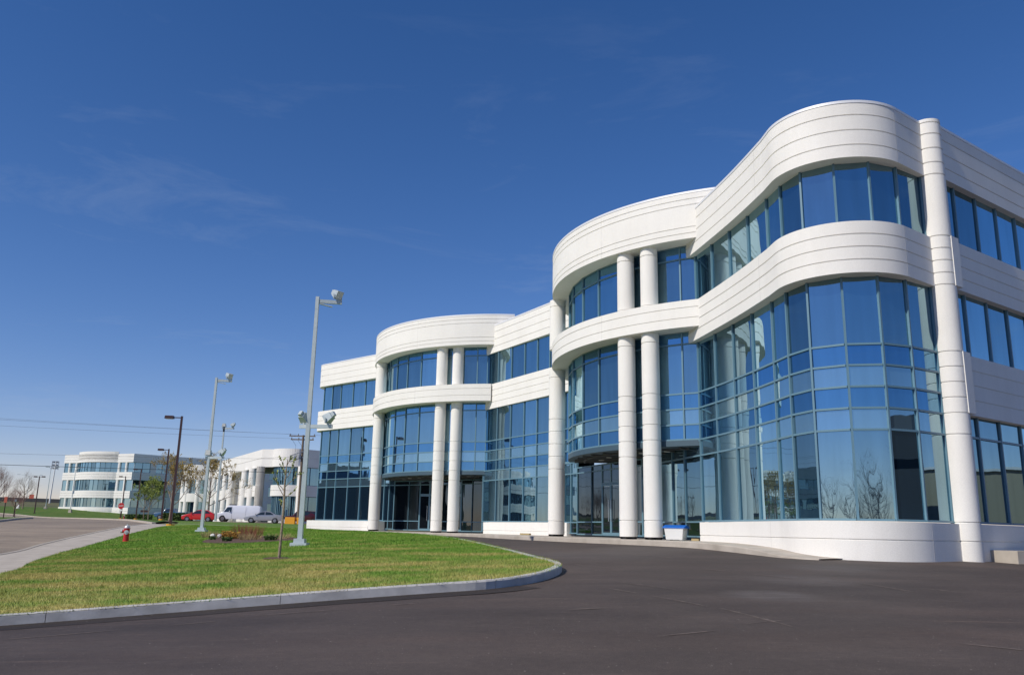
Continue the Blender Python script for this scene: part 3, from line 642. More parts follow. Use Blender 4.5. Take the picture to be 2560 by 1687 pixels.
# porch slab with its kerb and ramp
pf = smooth_line([(8.2, 22.75), (7.45, 23.6), (6.8, 26.5), (6.15, 29.0), (4.9, 30.9), (2.9, 34.3), (.8, 39), (-.6, 43), (-2.2, 47.2), (-4.6, 50.1), (-8, 53.6), (-10.6, 57.6), (-12.5, 59.8)], .5)
def porch_z(x, y):
    t = min(1, max(0, (y-23.0)/8.0)); a = H(x, y)+.03+.10*min(1, t*4); b = -.285; w_ = t*t*(3-2*t); return a*(1-w_)+b*w_
pb = [(-9.5, 63), (-4, 58), (-1, 54), (1, 50), (4.6, 43.5), (7.2, 37), (7.7, 32), (8.1, 29), (8.35, 27), (8.6, 24.6), (9.3, 23.2)]
sheet('porch', pf+pb, 0, M['conc'], .9, zfun=lambda x, y: porch_z(x, y))
mb = MB(); zz = [porch_z(*p) for p in pf]
mb.sweep(pf[::-1], [(.012, -.5), (.012, -.02), (-.005, .004), (-.17, .006), (-.17, -.5)], zz[::-1]); tag(mb.build('porch_kerb', M['conc']), None, None, None, 'structure')
t = MB(); t.beam((13.75, 24.0, -.52), (19.2, 25.9, -.55), 1.0, .42)
tag(t.build('loading_ledge', M['conc']), 'low beige concrete ledge along the foot of the right hand wall', 'ledge')

# ------------------------------------------------------------------ white bin with blue lid by the column
bn = thing('storage_bin', 'white plastic bin with a bright blue lid behind the entrance columns', 'bin', (6.32, 32.35, -.29), R(-28), None, True); bn.scale = (.84, .84, .9)
mb = MB(); mb.box((0, 0, .27), (.74, .62, .46), 0, 0, 1.16); mb.box((-.28, 0, .02), (.12, .5, .04)); mb.box((.28, 0, .02), (.12, .5, .04)); mb.build('body', M['whiteplastic'], bn)
mb = MB(); mb.sweep([(-.5, -.39), (.5, -.39)], [(0, .50), (0, .55), (-.40, .63), (-.78, .55), (-.78, .50)]); mb.build('lid', M['bluelid'], bn)
mb = MB(); mb.box((0, 0, .0), (.30, .12, .09)); o = mb.build('wood_block', M['straw']); o.location = (6.98, 32.0, -.25); o.rotation_euler = (0, 0, R(-40)); tag(o, 'short timber block lying on the porch by the white bin', 'timber')
mb = MB(); mb.box((0, 0, .0), (.9, .14, .09)); o = mb.build('wood_plank', M['straw']); o.location = (.95, 47.1, -.24); o.rotation_euler = (0, 0, R(-58)); tag(o, 'short plank lying on the porch between the two rounded fronts', 'timber')

# ------------------------------------------------------------------ poles with floodlights
def floodlight(nm, root, base, az, tilt):
    """box flood on a yoke; az = facing direction, tilt down from horizontal"""
    b = Vector(base); d = Vector((math.cos(az)*math.cos(tilt), math.sin(az)*math.cos(tilt), -math.sin(tilt))); s_ = Vector((-math.sin(az), math.cos(az), 0)); u = s_.cross(d)*-1
    if u.z < 0: u = -u
    c = b+Vector((0, 0, .25)); f = MB()
    def q(x, y, z): return c+d*x+s_*y+u*z
    back, front = (.12, .12), (.16, .165)
    vs = [q(-.20, -back[0], -back[1]), q(-.20, back[0], -back[1]), q(-.20, back[0], back[1]), q(-.20, -back[0], back[1]), q(.04, -front[0], -front[1]), q(.04, front[0], -front[1]), q(.04, front[0], front[1]), q(.04, -front[0], front[1])]
    vs += [q(.12, -front[0], -front[1]), q(.12, front[0], -front[1]), q(.12, front[0], front[1]), q(.12, -front[0], front[1])]
    f.add(vs, [(3, 2, 1, 0), (0, 1, 5, 4), (1, 2, 6, 5), (2, 3, 7, 6), (3, 0, 4, 7), (4, 5, 9, 8), (5, 6, 10, 9), (6, 7, 11, 10), (7, 4, 8, 11), (8, 9, 10, 11)])
    f.beam(q(-.32, 0, 0), q(-.2, 0, 0), .15, .18); f.tube([b, b+Vector((0, 0, .1))], .05, 8)
    for sg in (-1, 1): f.beam(b+s_*.21*sg+Vector((0, 0, .06)), c+s_*.21*sg, .03, .05)
    f.beam(b+s_*-.21+Vector((0, 0, .06)), b+s_*.21+Vector((0, 0, .06)), .04, .04)
    o = f.build(nm, M['grey'], root)
    g = MB(); g.add([q(.122, -.14, -.145), q(.122, .14, -.145), q(.122, .14, .145), q(.122, -.14, .145), q(.128, -.14, -.145), q(.128, .14, -.145), q(.128, .14, .145), q(.128, -.14, .145)], [(0, 1, 2, 3), (7, 6, 5, 4), (0, 4, 5, 1), (1, 5, 6, 2), (2, 6, 7, 3), (3, 7, 4, 0)])
    l = g.build('lens', M['lens']); l.parent = o
def flood_pole(label, x, y, h, heads, base=True):
    z = H(x, y)+.1
    rt_ = thing('floodlight_pole', label, 'light pole', (x, y, z), 0, 'grey floodlight poles on the lawns', True)
    if base:
        mb = MB(); mb.box((0, 0, .03), (.64, .60, .22), 0, 0, .93); mb.box((0, 0, .215), (.40, .38, .15), 0, 0, .96); mb.build('base', M['grey'], rt_)
    mb = MB(); mb.add([(-.088, -.088, .25), (.088, -.088, .25), (.088, .088, .25), (-.088, .088, .25), (-.062, -.062, h), (.062, -.062, h), (.062, .062, h), (-.062, .062, h)], [(3, 2, 1, 0), (4, 5, 6, 7), (0, 1, 5, 4), (1, 2, 6, 5), (2, 3, 7, 6), (3, 0, 4, 7)]); mb.build('pole', M['grey'], rt_)
    for zz_, arms in heads:
        for az, ln, tilt, fz in arms:
            d = Vector((math.cos(az), math.sin(az), 0)); mb = MB()
            if zz_ >= h-.1: mb.box((0, 0, h+.12), (.13, .13, .52))
            mb.beam(d*.06+Vector((0, 0, zz_+.2)), d*ln+Vector((0, 0, zz_+.2)), .10, .14)
            if zz_ >= h-.1: mb.beam(d*.1+Vector((0, 0, zz_+.1)), d*ln*.62+Vector((0, 0, zz_+.0)), .12, .03)
            mb.build('arm', M['grey'], rt_)
            floodlight('floodlight', rt_, d*(ln-.18)+Vector((0, 0, zz_+.27)), fz, tilt)
    return rt_
flood_pole('tall grey pole nearest the entrance drive with one floodlight on top', -7.71, 31.95, 9.2, [(9.2, [(R(10), .95, R(28), R(-35))]), (4.25, [(R(-8), .95, R(35), R(160)), (R(165), .36, R(35), R(60))])])
flood_pole('grey floodlight pole standing on the lawn between red hydrant and planting bed', -18.64, 52.31, 9.15, [(9.15, [(R(8), .95, R(28), R(-35))]), (4.3, [(R(-14), 1.05, R(40), R(165)), (R(210), .22, R(5), R(-90))])])
flood_pole('slim grey pole by the parked van with two floodlights at its top', -28.35, 83.0, 9.0, [(9.0, [(R(0), 1.0, R(40), R(170)), (R(200), .2, R(5), R(-85))])], False)

# ------------------------------------------------------------------ brown street lamps
def lamp_proto(label, loc, h, rz, double=False):
    r_ = thing('street_lamp', label, 'street lamp', loc, rz, 'dark brown lamp posts along the street', True)
    mb = MB(); mb.add([(-.085, -.085, 0), (.085, -.085, 0), (.085, .085, 0), (-.085, .085, 0), (-.07, -.07, h), (.07, -.07, h), (.07, .07, h), (-.07, .07, h)], [(3, 2, 1, 0), (4, 5, 6, 7), (0, 1, 5, 4), (1, 2, 6, 5), (2, 3, 7, 6), (3, 0, 4, 7)]); mb.box((0, 0, .03), (.36, .36, .06)); mb.build('pole', M['brown'], r_)
    for sg in ((-1, 1) if double else (-1,)):
        mb = MB(); mb.beam((sg*.07, 0, h-.12), (sg*.62, 0, h-.12), .07, .07); mb.build('arm', M['brown'], r_)
        mb = MB(); mb.box((sg*.92, 0, h-.10), (.66, .38, .22), 0, 0, .92); mb.build('lamp_head', M['brown'], r_)
        mb = MB(); mb.box((sg*.92, 0, h-.22), (.5, .28, .03)); mb.build('lens', M['lens'], r_)
    return r_
def gz(x, y): return H(x, y)+.1
l1 = lamp_proto('tallest dark brown lamp post at the lawn edge above the red car', (-25.2, 64.09, gz(-25.2, 64.09)), 8.2, R(5))
mb = MB(); mb.lathe((0, 0, 0), [(.32, -.1), (.30, .12)], 16); o = mb.build('lamp_footing', M['yellow']); o.parent = l1
for (px, py), lb in (((-40.28, 99.6), 'second tallest brown lamp post, beside the blue pickup'), ((-61.24, 141), 'brown lamp post in front of the shaded side of the far building'), ((-75.9, 168), 'brown lamp post behind the round red stop sign')):
    dup(l1, (px, py, gz(px, py)), R(5), lb)
l5 = lamp_proto('brown lamp post with two heads at the far kerb on the left', (-95.4, 172.5, gz(-95.4, 172.5)), 7.4, R(-10), True)

# ------------------------------------------------------------------ fire hydrants
def hydrant(label, x, y):
    r_ = thing('fire_hydrant', label, 'fire hydrant', (x, y, gz(x, y)), R(10), 'red fire hydrants', True)
    mb = MB(); mb.lathe((0, 0, 0), [(.17, 0), (.17, .05), (.135, .07), (.125, .40), (.135, .55), (.135, .63), (.16, .64), (.16, .67)], 24); mb.build('barrel', M['red'], r_, True)
    mb = MB(); mb.lathe((0, 0, 0), [(.135, .672), (.13, .72), (.105, .775), (.05, .81), (.03, .815), (.03, .87)], 24); mb.build('bonnet', M['silver'], r_, True)
    mb = MB(); mb.tube([(-.1, 0, .52), (-.20, 0, .52)], .075, 12); o = mb.build('nozzle', M['red'], r_, True)
    mb = MB(); mb.tube([(-.20, 0, .52), (-.27, 0, .52)], .085, 12); sub(mb, 'nozzle_cap', M['silver'], o, True)
    mb = MB(); mb.tube([(.02, -.09, .48), (.03, -.17, .48)], .10, 14); o = mb.build('nozzle', M['red'], r_, True)
    mb = MB(); mb.tube([(.03, -.17, .48), (.035, -.22, .48)], .105, 14); mb.tube([(.035, -.22, .48), (.038, -.26, .48)], .035, 8); sub(mb, 'nozzle_cap', M['silver'], o, True)
    return r_
h1 = hydrant('red fire hydrant with silver caps on the near lawn beside the pavement', -18.64, 42.08)
dup(h1, (-74.6, 166.5, gz(-74.6, 166.5)), R(20), 'far red fire hydrant at the foot of the stop sign')

# ------------------------------------------------------------------ trees and plants
def branch(mb, buds, p, d, ln, r, depth, rs, spread=.55, kids=3, upb=.25, bud=.03, nb=2):
    """one limb as a bent tapered tube, then its twigs"""
    pts = [p]; rad = [r]; q = Vector(p); dd = Vector(d); k = 3 if depth else 2
    for i in range(k):
        dd = (dd+Vector((rs.gauss(0, .13), rs.gauss(0, .13), rs.gauss(0, .08)+upb*.25))).normalized(); q = q+dd*(ln/k); pts.append(q.copy()); rad.append(r*(1-.45*(i+1)/k))
    mb.tube(pts, rad, 6 if depth > 2 else (4 if depth > 1 else 3), cap=False)
    if depth <= 1 and bud:
        for _ in range(nb):
            t = rs.random(); c = pts[-2].lerp(pts[-1], t); a = Vector((rs.gauss(0, 1), rs.gauss(0, 1), rs.gauss(0, 1))).normalized(); b_ = a.orthogonal().normalized(); s_ = bud*rs.uniform(.6, 1.4)
            buds.add([c-b_*s_*.5, c+a*s_, c+b_*s_*.5, c-a*s_*.6], [(0, 1, 2, 3)])
    if depth == 0: return
    for i in range(kids+(1 if rs.random() < .4 else 0)):
        t = rs.uniform(.45, 1.0); j = min(int(t*k), k-1); c = pts[j].lerp(pts[j+1], t*k-j)
        a = Vector((rs.gauss(0, 1), rs.gauss(0, 1), rs.gauss(0, .5))); a = (a-dd*a.dot(dd)).normalized()
        nd = (dd+a*rs.uniform(.5, 1.1)*spread*1.6+Vector((0, 0, upb))).normalized()
        branch(mb, buds, c, nd, ln*rs.uniform(.55, .82), rad[j+1]*.68, depth-1, rs, spread, kids, upb, bud, nb)
def tree(label, x, y, h, depth, seed, bark, budm, name='bare_tree', group=None, spread=.5, kids=3, bud=.05, tr=.13, clear=.28, upb=.25, nb=2, cat='tree'):
    rs = random.Random(seed); r_ = thing(name, label, cat, (x, y, gz(x, y)-.05), 0, group, True); mb = MB(); bd = MB(); tk = MB()
    top = h*clear; p0 = Vector((0, 0, 0)); p1 = Vector((rs.gauss(0, .03)*h*.3, rs.gauss(0, .03)*h*.3, top)); p2 = p1+Vector((rs.gauss(0, .02)*h, rs.gauss(0, .02)*h, h*.34))
    tk.tube([p0, p0.lerp(p1, .12), p1, p1.lerp(p2, .5), p2], [tr*1.35, tr, tr*.85, tr*.6, tr*.32], 10); tk.build('trunk', bark, r_, True)
    for i in range(kids*2+3):
        t = i/(kids*2+2); c = p1.lerp(p2, t*.95); az = i*2.4+rs.random(); tilt = .85-.45*t
        d = Vector((math.cos(az)*math.sin(tilt*1.1+spread*.3), math.sin(az)*math.sin(tilt*1.1+spread*.3), math.cos(tilt)))
        branch(mb, bd, c, d, h*.27*(1.1-.35*t), tr*.45*(1-.45*t), depth, rs, spread, kids, upb, bud, nb)
    branch(mb, bd, p2, Vector((0, 0, 1)), h*.22, tr*.3, depth, rs, spread, kids, upb, bud, nb)
    b = mb.build('crown', bark, r_)
    if bd.v: o = bd.build('buds', budm); o.parent = b
    return r_
tree('budding tree with sparse yellow leaves beside the two storey building', -44.6, 113, 8.8, 4, 3, M['bark'], M['bud'], group='budding trees by the parking', bud=.075, tr=.15, clear=.2, nb=5)
tree('budding tree with pale branches just right of the lamp post', -41.6, 119, 9.0, 4, 5, M['bark'], M['bud'], group='budding trees by the parking', bud=.075, tr=.14, clear=.22, nb=5)
tree('small light green tree before the shaded wall of the far building', -63.0, 150, 7.6, 4, 9, M['bark'], M['budg'], bud=.12, tr=.09, clear=.2, nb=3)
tree('thin greenish sapling left of the blue pickup', -57.0, 134, 5.0, 3, 10, M['bark'], M['budg'], bud=.10, tr=.07, clear=.25, nb=4)
tree('large bare reddish tree cut off by the left photo edge', -62.6, 104, 6.4, 4, 11, M['barkred'], M['bud'], group='bare trees on the left', bud=0, tr=.13, kids=4, clear=.2, spread=.42)
tree('bare tree just right of the large reddish tree', -81.2, 141, 4.6, 4, 12, M['barkred'], M['bud'], group='bare trees on the left', bud=0, tr=.10, kids=4, clear=.2, spread=.42)
tree('smallest bare tree in front of the embankment, left of the two headed lamp post', -105.6, 186, 7.4, 4, 13, M['bark'], M['bud'], group='bare trees on the left', bud=0, tr=.15, spread=.35)
# sapling by the flood pole
def sapling(label, x, y, h, seed, tr):
    rs = random.Random(seed); r_ = thing('sapling', label, 'young tree', (x, y, gz(x, y)), 0, 'newly planted saplings on the lawn', True); tk = MB(); mb = MB(); bd = MB()
    pts = [Vector((0, 0, -.05)), Vector((.015, 0, h*.3)), Vector((.02, .02, h*.55)), Vector((.0, 0, h*.75)), Vector((.02, .03, h))]
    tk.tube(pts, [tr*1.15, tr, tr*.85, tr*.7, tr*.3], 10); tk.build('trunk', M['barklite'], r_, True)
    for z, az, ln in ((.50, 2.9, .22), (.60, .3, .3), (.62, 3.3, .45), (.68, 3.0, .5), (.72, .2, .45), (.76, 1.8, .35), (.80, .5, .45), (.84, 4.4, .3), (.88, 2.7, .35), (.94, 1.2, .25)):
        i = z*4; c = pts[1].lerp(pts[2], min(1, (z-.3)/.25)) if z < .55 else (pts[2].lerp(pts[3], (z-.55)/.2) if z < .75 else pts[3].lerp(pts[4], (z-.75)/.25))
        branch(mb, bd, c, Vector((math.cos(az)*.75, math.sin(az)*.75, .75)), ln*h/2.75, tr*.38, 1, rs, .4, 2, .3, .045*h/2.75, 5)
    b = mb.build('crown', M['barklite'], r_); o = bd.build('buds', M['budg']); o.parent = b
sapling('budding sapling on the near lawn with a soil ring at its foot', -6.32, 23.94, 2.75, 21, .036)
sapling('thin bare sapling just right of the lawn floodlight pole', -19.2, 53.9, 2.5, 22, .022)
mb = MB(); rs = random.Random(4); k = 26; zb = gz(-6.32, 23.94)
ringp = [(math.cos(6.283*i/k)*(.42+rs.uniform(-.06, .08)), math.sin(6.283*i/k)*(.42+rs.uniform(-.06, .08))) for i in range(k)]
mb.add([(x, y, .035) for x, y in ringp]+[(x*.55, y*.55, .07) for x, y in ringp]+[(0, 0, .06)], [(i, (i+1) % k, k+(i+1) % k, k+i) for i in range(k)]+[(k+i, k+(i+1) % k, 2*k) for i in range(k)])
o = mb.build('soil', M['mulch'], None, True); o.location = (-6.32, 23.94, zb); tag(o, None, None, None, 'structure')
sheet('planting_bed', bed_poly, .155, M['mulch'], .5)
def stems(label, name, x, y, w, h, n, m, seed, leaf=None, cat='shrub', lean=.18, r0=.008, lm=None):
    rs = random.Random(seed); r_ = thing(name, label, cat, (x, y, gz(x, y)+.02), 0, None, True); mb = MB(); lf = MB()
    for _ in range(n):
        a = rs.uniform(0, 6.28); q = math.sqrt(rs.random()); p = Vector((math.cos(a)*q*w*.42, math.sin(a)*q*w*.3, 0)); d = Vector((math.cos(a)*q*lean*2+rs.gauss(0, lean*.5), math.sin(a)*q*lean*2+rs.gauss(0, lean*.5), 1)).normalized(); l_ = h*rs.uniform(.65, 1.08)
        mb.tube([p, p+d*l_*.5, p+d*l_+Vector((rs.gauss(0, .03), rs.gauss(0, .03), 0))], [r0, r0*.8, r0*.3], 3, cap=False)
        if leaf:
            for _k in range(leaf):
                c = p+d*l_*rs.uniform(.25, 1); u = Vector((rs.gauss(0, 1), rs.gauss(0, 1), rs.gauss(0, .7))).normalized(); v = u.orthogonal(); s_ = rs.uniform(.03, .06)
                lf.add([c-v*s_*.5, c+u*s_, c+v*s_*.5, c-u*s_], [(0, 1, 2, 3)])
    mb.build('stems', m, r_)
    if leaf: lf.build('leaves', lm or m, r_)
stems('red twigged shrub, bare, tallest plant in the bed', 'twig_shrub', -13.2, 43.6, 1.7, .72, 260, M['twigred'], 31)
stems('orange yellow leafy shrub in the mulch bed', 'yellow_shrub', -13.75, 42.6, .9, .42, 90, M['bark'], 32, 10, lm=M['yellowleaf'])
stems('dry straw coloured ornamental grass at the left end of the bed', 'ornamental_grass', -15.6, 45.0, .9, .42, 120, M['straw'], 33, None, 'plant', .35)
stems('dry ornamental grass tuft in front of the red twigged shrub', 'ornamental_grass', -12.3, 41.0, 1.1, .38, 150, M['straw'], 34, None, 'plant', .4)
stems('dry ornamental grass tuft at the right end of the bed', 'ornamental_grass', -10.9, 41.3, 1.1, .36, 120, M['straw'], 35, None, 'plant', .4)
stems('small green plant at the front of the bed below the yellow shrub', 'green_plant', -12.9, 39.6, .45, .24, 30, M['leafg'], 36, 10, 'plant')
stems('small green plant at the front left of the mulch bed', 'green_plant', -14.4, 42.0, .35, .2, 24, M['leafg'], 37, 10, 'plant')
stems('small green plant at the front right of the mulch bed', 'green_plant', -10.9, 39.6, .6, .26, 36, M['leafg'], 38, 10, 'plant')
for i, (x, y, s_, lb) in enumerate(((-15.3, 44.6, .13, 'white rock in the bed, left of its darker neighbour'), (-14.8, 44.2, .11, 'pale rock in the bed beside the yellow shrub'))):
    bm = bmesh.new(); bmesh.ops.create_icosphere(bm, subdivisions=2, radius=s_); rs = random.Random(50+i)
    for v in bm.verts: v.co *= rs.uniform(.82, 1.15); v.co.z *= .8
    me = bpy.data.meshes.new('rock'); bm.to_mesh(me); bm.free(); me.materials.append(M['rock']); o = bpy.data.objects.new('rock', me); C.objects.link(o); o.location = (x, y, gz(x, y)+.15); tag(o, lb, 'rock', 'rocks in the planting bed')

# ------------------------------------------------------------------ vehicles
def vehicle(name, label, loc, rz, body, side, wins, w, wheels, wr, paint, tumble, cat='car', lamps=None, glass_bands=None, dark_sill=True, group='cars parked in front of the two storey building'):
    """side: lower/upper outline [(x, z)] closed, length along x; wins: list of window outlines on the side"""
    r_ = thing(name, label, cat, loc, rz, group, True)
    zmax = max(p[1] for p in side); belt = tumble[0]; inset = tumble[1]
    def yw(x, z):
        xr = (x-min(p[0] for p in side))/(max(p[0] for p in side)-min(p[0] for p in side)); e = 1-.10*abs(2*xr-1)**4
        hw = w/2*e
        return hw if z <= belt else hw-inset*(z-belt)/(zmax-belt)
    imin, imax = min(range(len(side)), key=lambda q: side[q][0]), max(range(len(side)), key=lambda q: side[q][0])
    a_, b_ = imin, imax
    topc = side[a_:b_+1]; botc = (side[b_:]+side[:a_+1])[::-1]
    def yat(ch, x):
        for (x0, z0), (x1, z1) in zip(ch, ch[1:]):
            if min(x0, x1)-1e-6 <= x <= max(x0, x1)+1e-6: return z0 if abs(x1-x0) < 1e-6 else z0+(z1-z0)*(x-x0)/(x1-x0)
        return ch[0][1] if abs(x-ch[0][0]) < abs(x-ch[-1][0]) else ch[-1][1]
    x0_, x1_ = side[imin][0], side[imax][0]
    xs_ = sorted(set([p[0] for p in topc]+[x0_+(x1_-x0_)*t/26 for t in range(27)])); K = 9; mb = MB()
    for x in xs_:
        zb_, zt_ = yat(botc, x), yat(topc, x)
        if zt_-zb_ < .05: zt_ = zb_+.05
        for sg in (-1, 1):
            for q in range(K+1):
                z = zb_+(zt_-zb_)*q/K; rr_ = 1-.05*max(0, (q-K+1.0))-.03*(q == 0); mb.v.append((x, sg*yw(x, z)*rr_, z))
    S_ = 2*(K+1)
    for a in range(len(xs_)-1):
        for sg in (0, 1):
            for q in range(K):
                o_ = a*S_+sg*(K+1)+q; mb.f.append((o_, o_+1, o_+S_+1, o_+S_)); mb.m.append(0)
        for q in (0, K): o_ = a*S_+q; mb.f.append((o_, o_+K+1, o_+S_+K+1, o_+S_)); mb.m.append(0)
    for a in (0, len(xs_)-1):
        for q in range(K): o_ = a*S_+q; mb.f.append((o_, o_+1, o_+K+2, o_+K+1)); mb.m.append(0)
    b = mb.build('body', paint, r_, True)
    for wo in wins:
        for sg in (-1, 1):
            g = MB(); k = len(wo); g.add([(x, sg*(yw(x, z)+.012), z) for x, z in wo]+[(x, sg*(yw(x, z)-.02), z) for x, z in wo], [tuple(range(k)), tuple(range(2*k-1, k-1, -1))]+[(i, (i+1) % k, k+(i+1) % k, k+i) for i in range(k)])
            g.build('side_window', M['carglass'], r_)
    for (x0, z0, x1, z1) in glass_bands or []:
        g = MB(); d = Vector((x1-x0, 0, z1-z0)).normalized(); nn = Vector((d.z, 0, -d.x)); nn = nn if nn.z > 0 else -nn
        a0, a1 = yw(x0, z0)-.08, yw(x1, z1)-.07
        q = [Vector((x0, -a0, z0)), Vector((x0, a0, z0)), Vector((x1, a1, z1)), Vector((x1, -a1, z1))]
        g.add([p+nn*.015 for p in q]+[p-nn*.02 for p in q], [(0, 1, 2, 3), (7, 6, 5, 4), (0, 4, 5, 1), (1, 5, 6, 2), (2, 6, 7, 3), (3, 7, 4, 0)]); g.build('windscreen', M['carglass'], r_)
    for wx in wheels:
        for sg in (-1, 1):
            y = sg*(w/2-.10)
            t_ = MB(); pr = [(-.11, wr*.62), (-.11, wr*.92), (-.07, wr), (.07, wr), (.11, wr*.92), (.11, wr*.62)]; k = 20
            for yy, rr in pr:
                for j in range(k): t_.v.append((wx+math.cos(6.2832*j/k)*rr, y+yy*.95+sg*.02, wr+math.sin(6.2832*j/k)*rr))
            for i in range(len(pr)-1):
                for j in range(k): t_.f.append((i*k+j, i*k+(j+1) % k, (i+1)*k+(j+1) % k, (i+1)*k+j)); t_.m.append(0)
            wo = t_.build('wheel', M['tyre'], r_)
            rm = MB(); rm.tube([(wx, y-.085+sg*.02, wr), (wx, y+.085+sg*.02, wr)], wr*.64, 16)
            for j in range(5):
                a = j*1.2566; rm.beam((wx, y+sg*.115, wr), (wx+math.cos(a)*wr*.6, y+sg*.115, wr+math.sin(a)*wr*.6), .04, .05)
            sub(rm, 'rim', M['rim'], wo)
            ar = MB(); ar.tube([(wx, y-.03+sg*.055, wr), (wx, y+.01+sg*.055, wr)], wr*1.14, 20); ar.build('wheel_arch', M['plastic'], r_)
    for nm, m, x, z, sx, sz in lamps or []:
        for sg in (-1, 1):
            g = MB(); g.box((x, sg*(yw(x, z)-.14), z), (sx, .26, sz)); g.build(nm, m, r_)
    hx = max(p[0] for p in side); lx = min(p[0] for p in side)
    mir = MB()
    for sg in (-1, 1):
        mir = MB(); mir.box((lx+(hx-lx)*.30, sg*(w/2+.07), belt+.08), (.12, .16, .12)); mir.build('mirror', paint, r_)
    return r_
hatch = [(-2.0, .30), (-2.02, .55), (-1.95, .74), (-1.2, .92), (-.82, .98), (-.18, 1.38), (.35, 1.47), (1.05, 1.42), (1.62, 1.12), (1.86, 1.0), (1.98, .80), (2.0, .40), (1.9, .26), (-1.85, .24)]
rc_ = vehicle('hatchback', 'bright red three door hatchback parked beside the white van', (-38.94, 108, gz(-38.94, 108)-.12), R(8), None, hatch, [[(-.78, .97), (-.22, 1.33), (.30, 1.39), (.34, .99)], [(.44, .99), (.40, 1.39), (.98, 1.35), (1.42, 1.12), (1.35, 1.02)]], 1.70, (-1.28, 1.22), .31, M['carred'], (.98, .22), 'car', [('headlight', M['lens'], -1.86, .70, .22, .16), ('tail_lamp', M['lensred'], 1.82, .92, .14, .22)], [(-.84, .98, -.20, 1.37), (1.10, 1.38, 1.60, 1.13)])
van = [(-2.7, .36), (-2.76, .62), (-2.66, 1.02), (-1.95, 1.18), (-1.48, 1.96), (-1.2, 2.08), (2.45, 2.08), (2.68, 1.95), (2.78, 1.0), (2.76, .42), (2.6, .34), (-2.5, .32)]
vn = vehicle('delivery_van', 'long white panel van parked between the red and the silver car', (-35.31, 112.5, gz(-35.31, 112.5)-.12), R(6), None, van, [[(-1.86, 1.22), (-1.46, 1.84), (-.86, 1.86), (-.86, 1.22)]], 2.0, (-1.95, 1.65), .37, M['vanwhite'], (1.25, .16), 'van', [('headlight', M['lens'], -2.62, .84, .14, .24), ('tail_lamp', M['lensred'], 2.70, 1.0, .12, .34)], [(-1.94, 1.2, -1.5, 1.93)])
for x in (-.8, .95):
    mb = MB()
    for sg in (-1, 1): mb.box((x, sg*1.002, 1.15), (.015, .012, 1.5))
    mb.build('door_seam', M['plastic'], vn)
mb = MB(); mb.box((-.95, 0, 2.15), (.7, 1.1, .14)); mb.build('roof_rack', M['plastic'], vn)
sedan = [(-2.3, .30), (-2.33, .56), (-2.22, .74), (-1.25, .90), (-.95, .95), (-.32, 1.36), (.20, 1.43), (.80, 1.39), (1.45, 1.03), (2.12, .98), (2.3, .84), (2.32, .42), (2.2, .28), (-2.1, .25)]
sd = vehicle('sedan', 'silver four door sedan parked right of the white van', (-30.37, 106.5, gz(-30.37, 106.5)-.12), R(10), None, sedan, [[(-.86, .96), (-.34, 1.31), (.12, 1.36), (.14, .98)], [(.22, .98), (.20, 1.36), (.76, 1.32), (1.20, 1.06), (1.1, 1.0)]], 1.78, (-1.42, 1.38), .32, M['carsilver'], (.95, .24), 'car', [('headlight', M['lens'], -2.16, .70, .24, .15), ('tail_lamp', M['lensred'], 2.2, .86, .16, .18)], [(-.96, .95, -.34, 1.35), (.84, 1.37, 1.42, 1.05)])
suv = [(-2.2, .34), (-2.22, .68), (-2.1, .92), (-1.2, 1.02), (-.75, 1.52), (.1, 1.62), (1.7, 1.58), (2.05, 1.1), (2.15, .8), (2.12, .42), (2.0, .32), (-2.0, .30)]
vehicle('parked_suv', 'dark maroon car half hidden behind the floodlight pole by the building corner', (-26.2, 109, gz(-26.2, 109)-.12), R(12), None, suv, [[(-1.0, 1.06), (-.68, 1.46), (.05, 1.54), (.05, 1.08)], [(.15, 1.08), (.15, 1.54), (1.6, 1.5), (1.8, 1.1)]], 1.82, (-1.35, 1.3), .34, M['carmaroon'], (1.04, .22), 'car', [('headlight', M['lens'], -2.06, .82, .2, .16), ('tail_lamp', M['lensred'], 2.0, .95, .14, .26)], [(-1.18, 1.04, -.76, 1.5)])
pick = [(-2.6, .5), (-2.62, .85), (-2.45, 1.05), (-1.3, 1.15), (-.9, 1.72), (.2, 1.78), (.5, 1.2), (2.5, 1.2), (2.6, .9), (2.58, .5), (2.4, .42), (-2.4, .42)]
vehicle('pickup_truck', 'blue pickup truck parked behind the second lamp post', (-52.5, 134, gz(-52.5, 134)), R(5), None, pick, [[(-1.12, 1.2), (-.84, 1.66), (.1, 1.7), (.3, 1.22)]], 1.9, (-1.65, 1.6), .38, M['carblue'], (1.2, .2), 'truck', [('headlight', M['lens'], -2.5, .92, .16, .2)], [(-1.28, 1.17, -.92, 1.7)])

# yellow concrete blocks at the utility pole
for (x, y, sx, lb) in ((-26.44, 104, 1.25, 'wide yellow concrete block beside the wooden utility pole'), (-25.5, 104.2, .4, 'narrow yellow concrete block at the foot of the wooden utility pole')):
    mb = MB(); mb.box((0, 0, .42), (sx, .6, .84), 0, 0, .95); o = mb.build('yellow_block', M['yellow']); o.location = (x, y, gz(x, y)-.12); bv = o.modifiers.new('bevel', 'BEVEL'); bv.width = .05; bv.segments = 2; tag(o, lb, 'concrete block', 'yellow blocks guarding the utility pole')

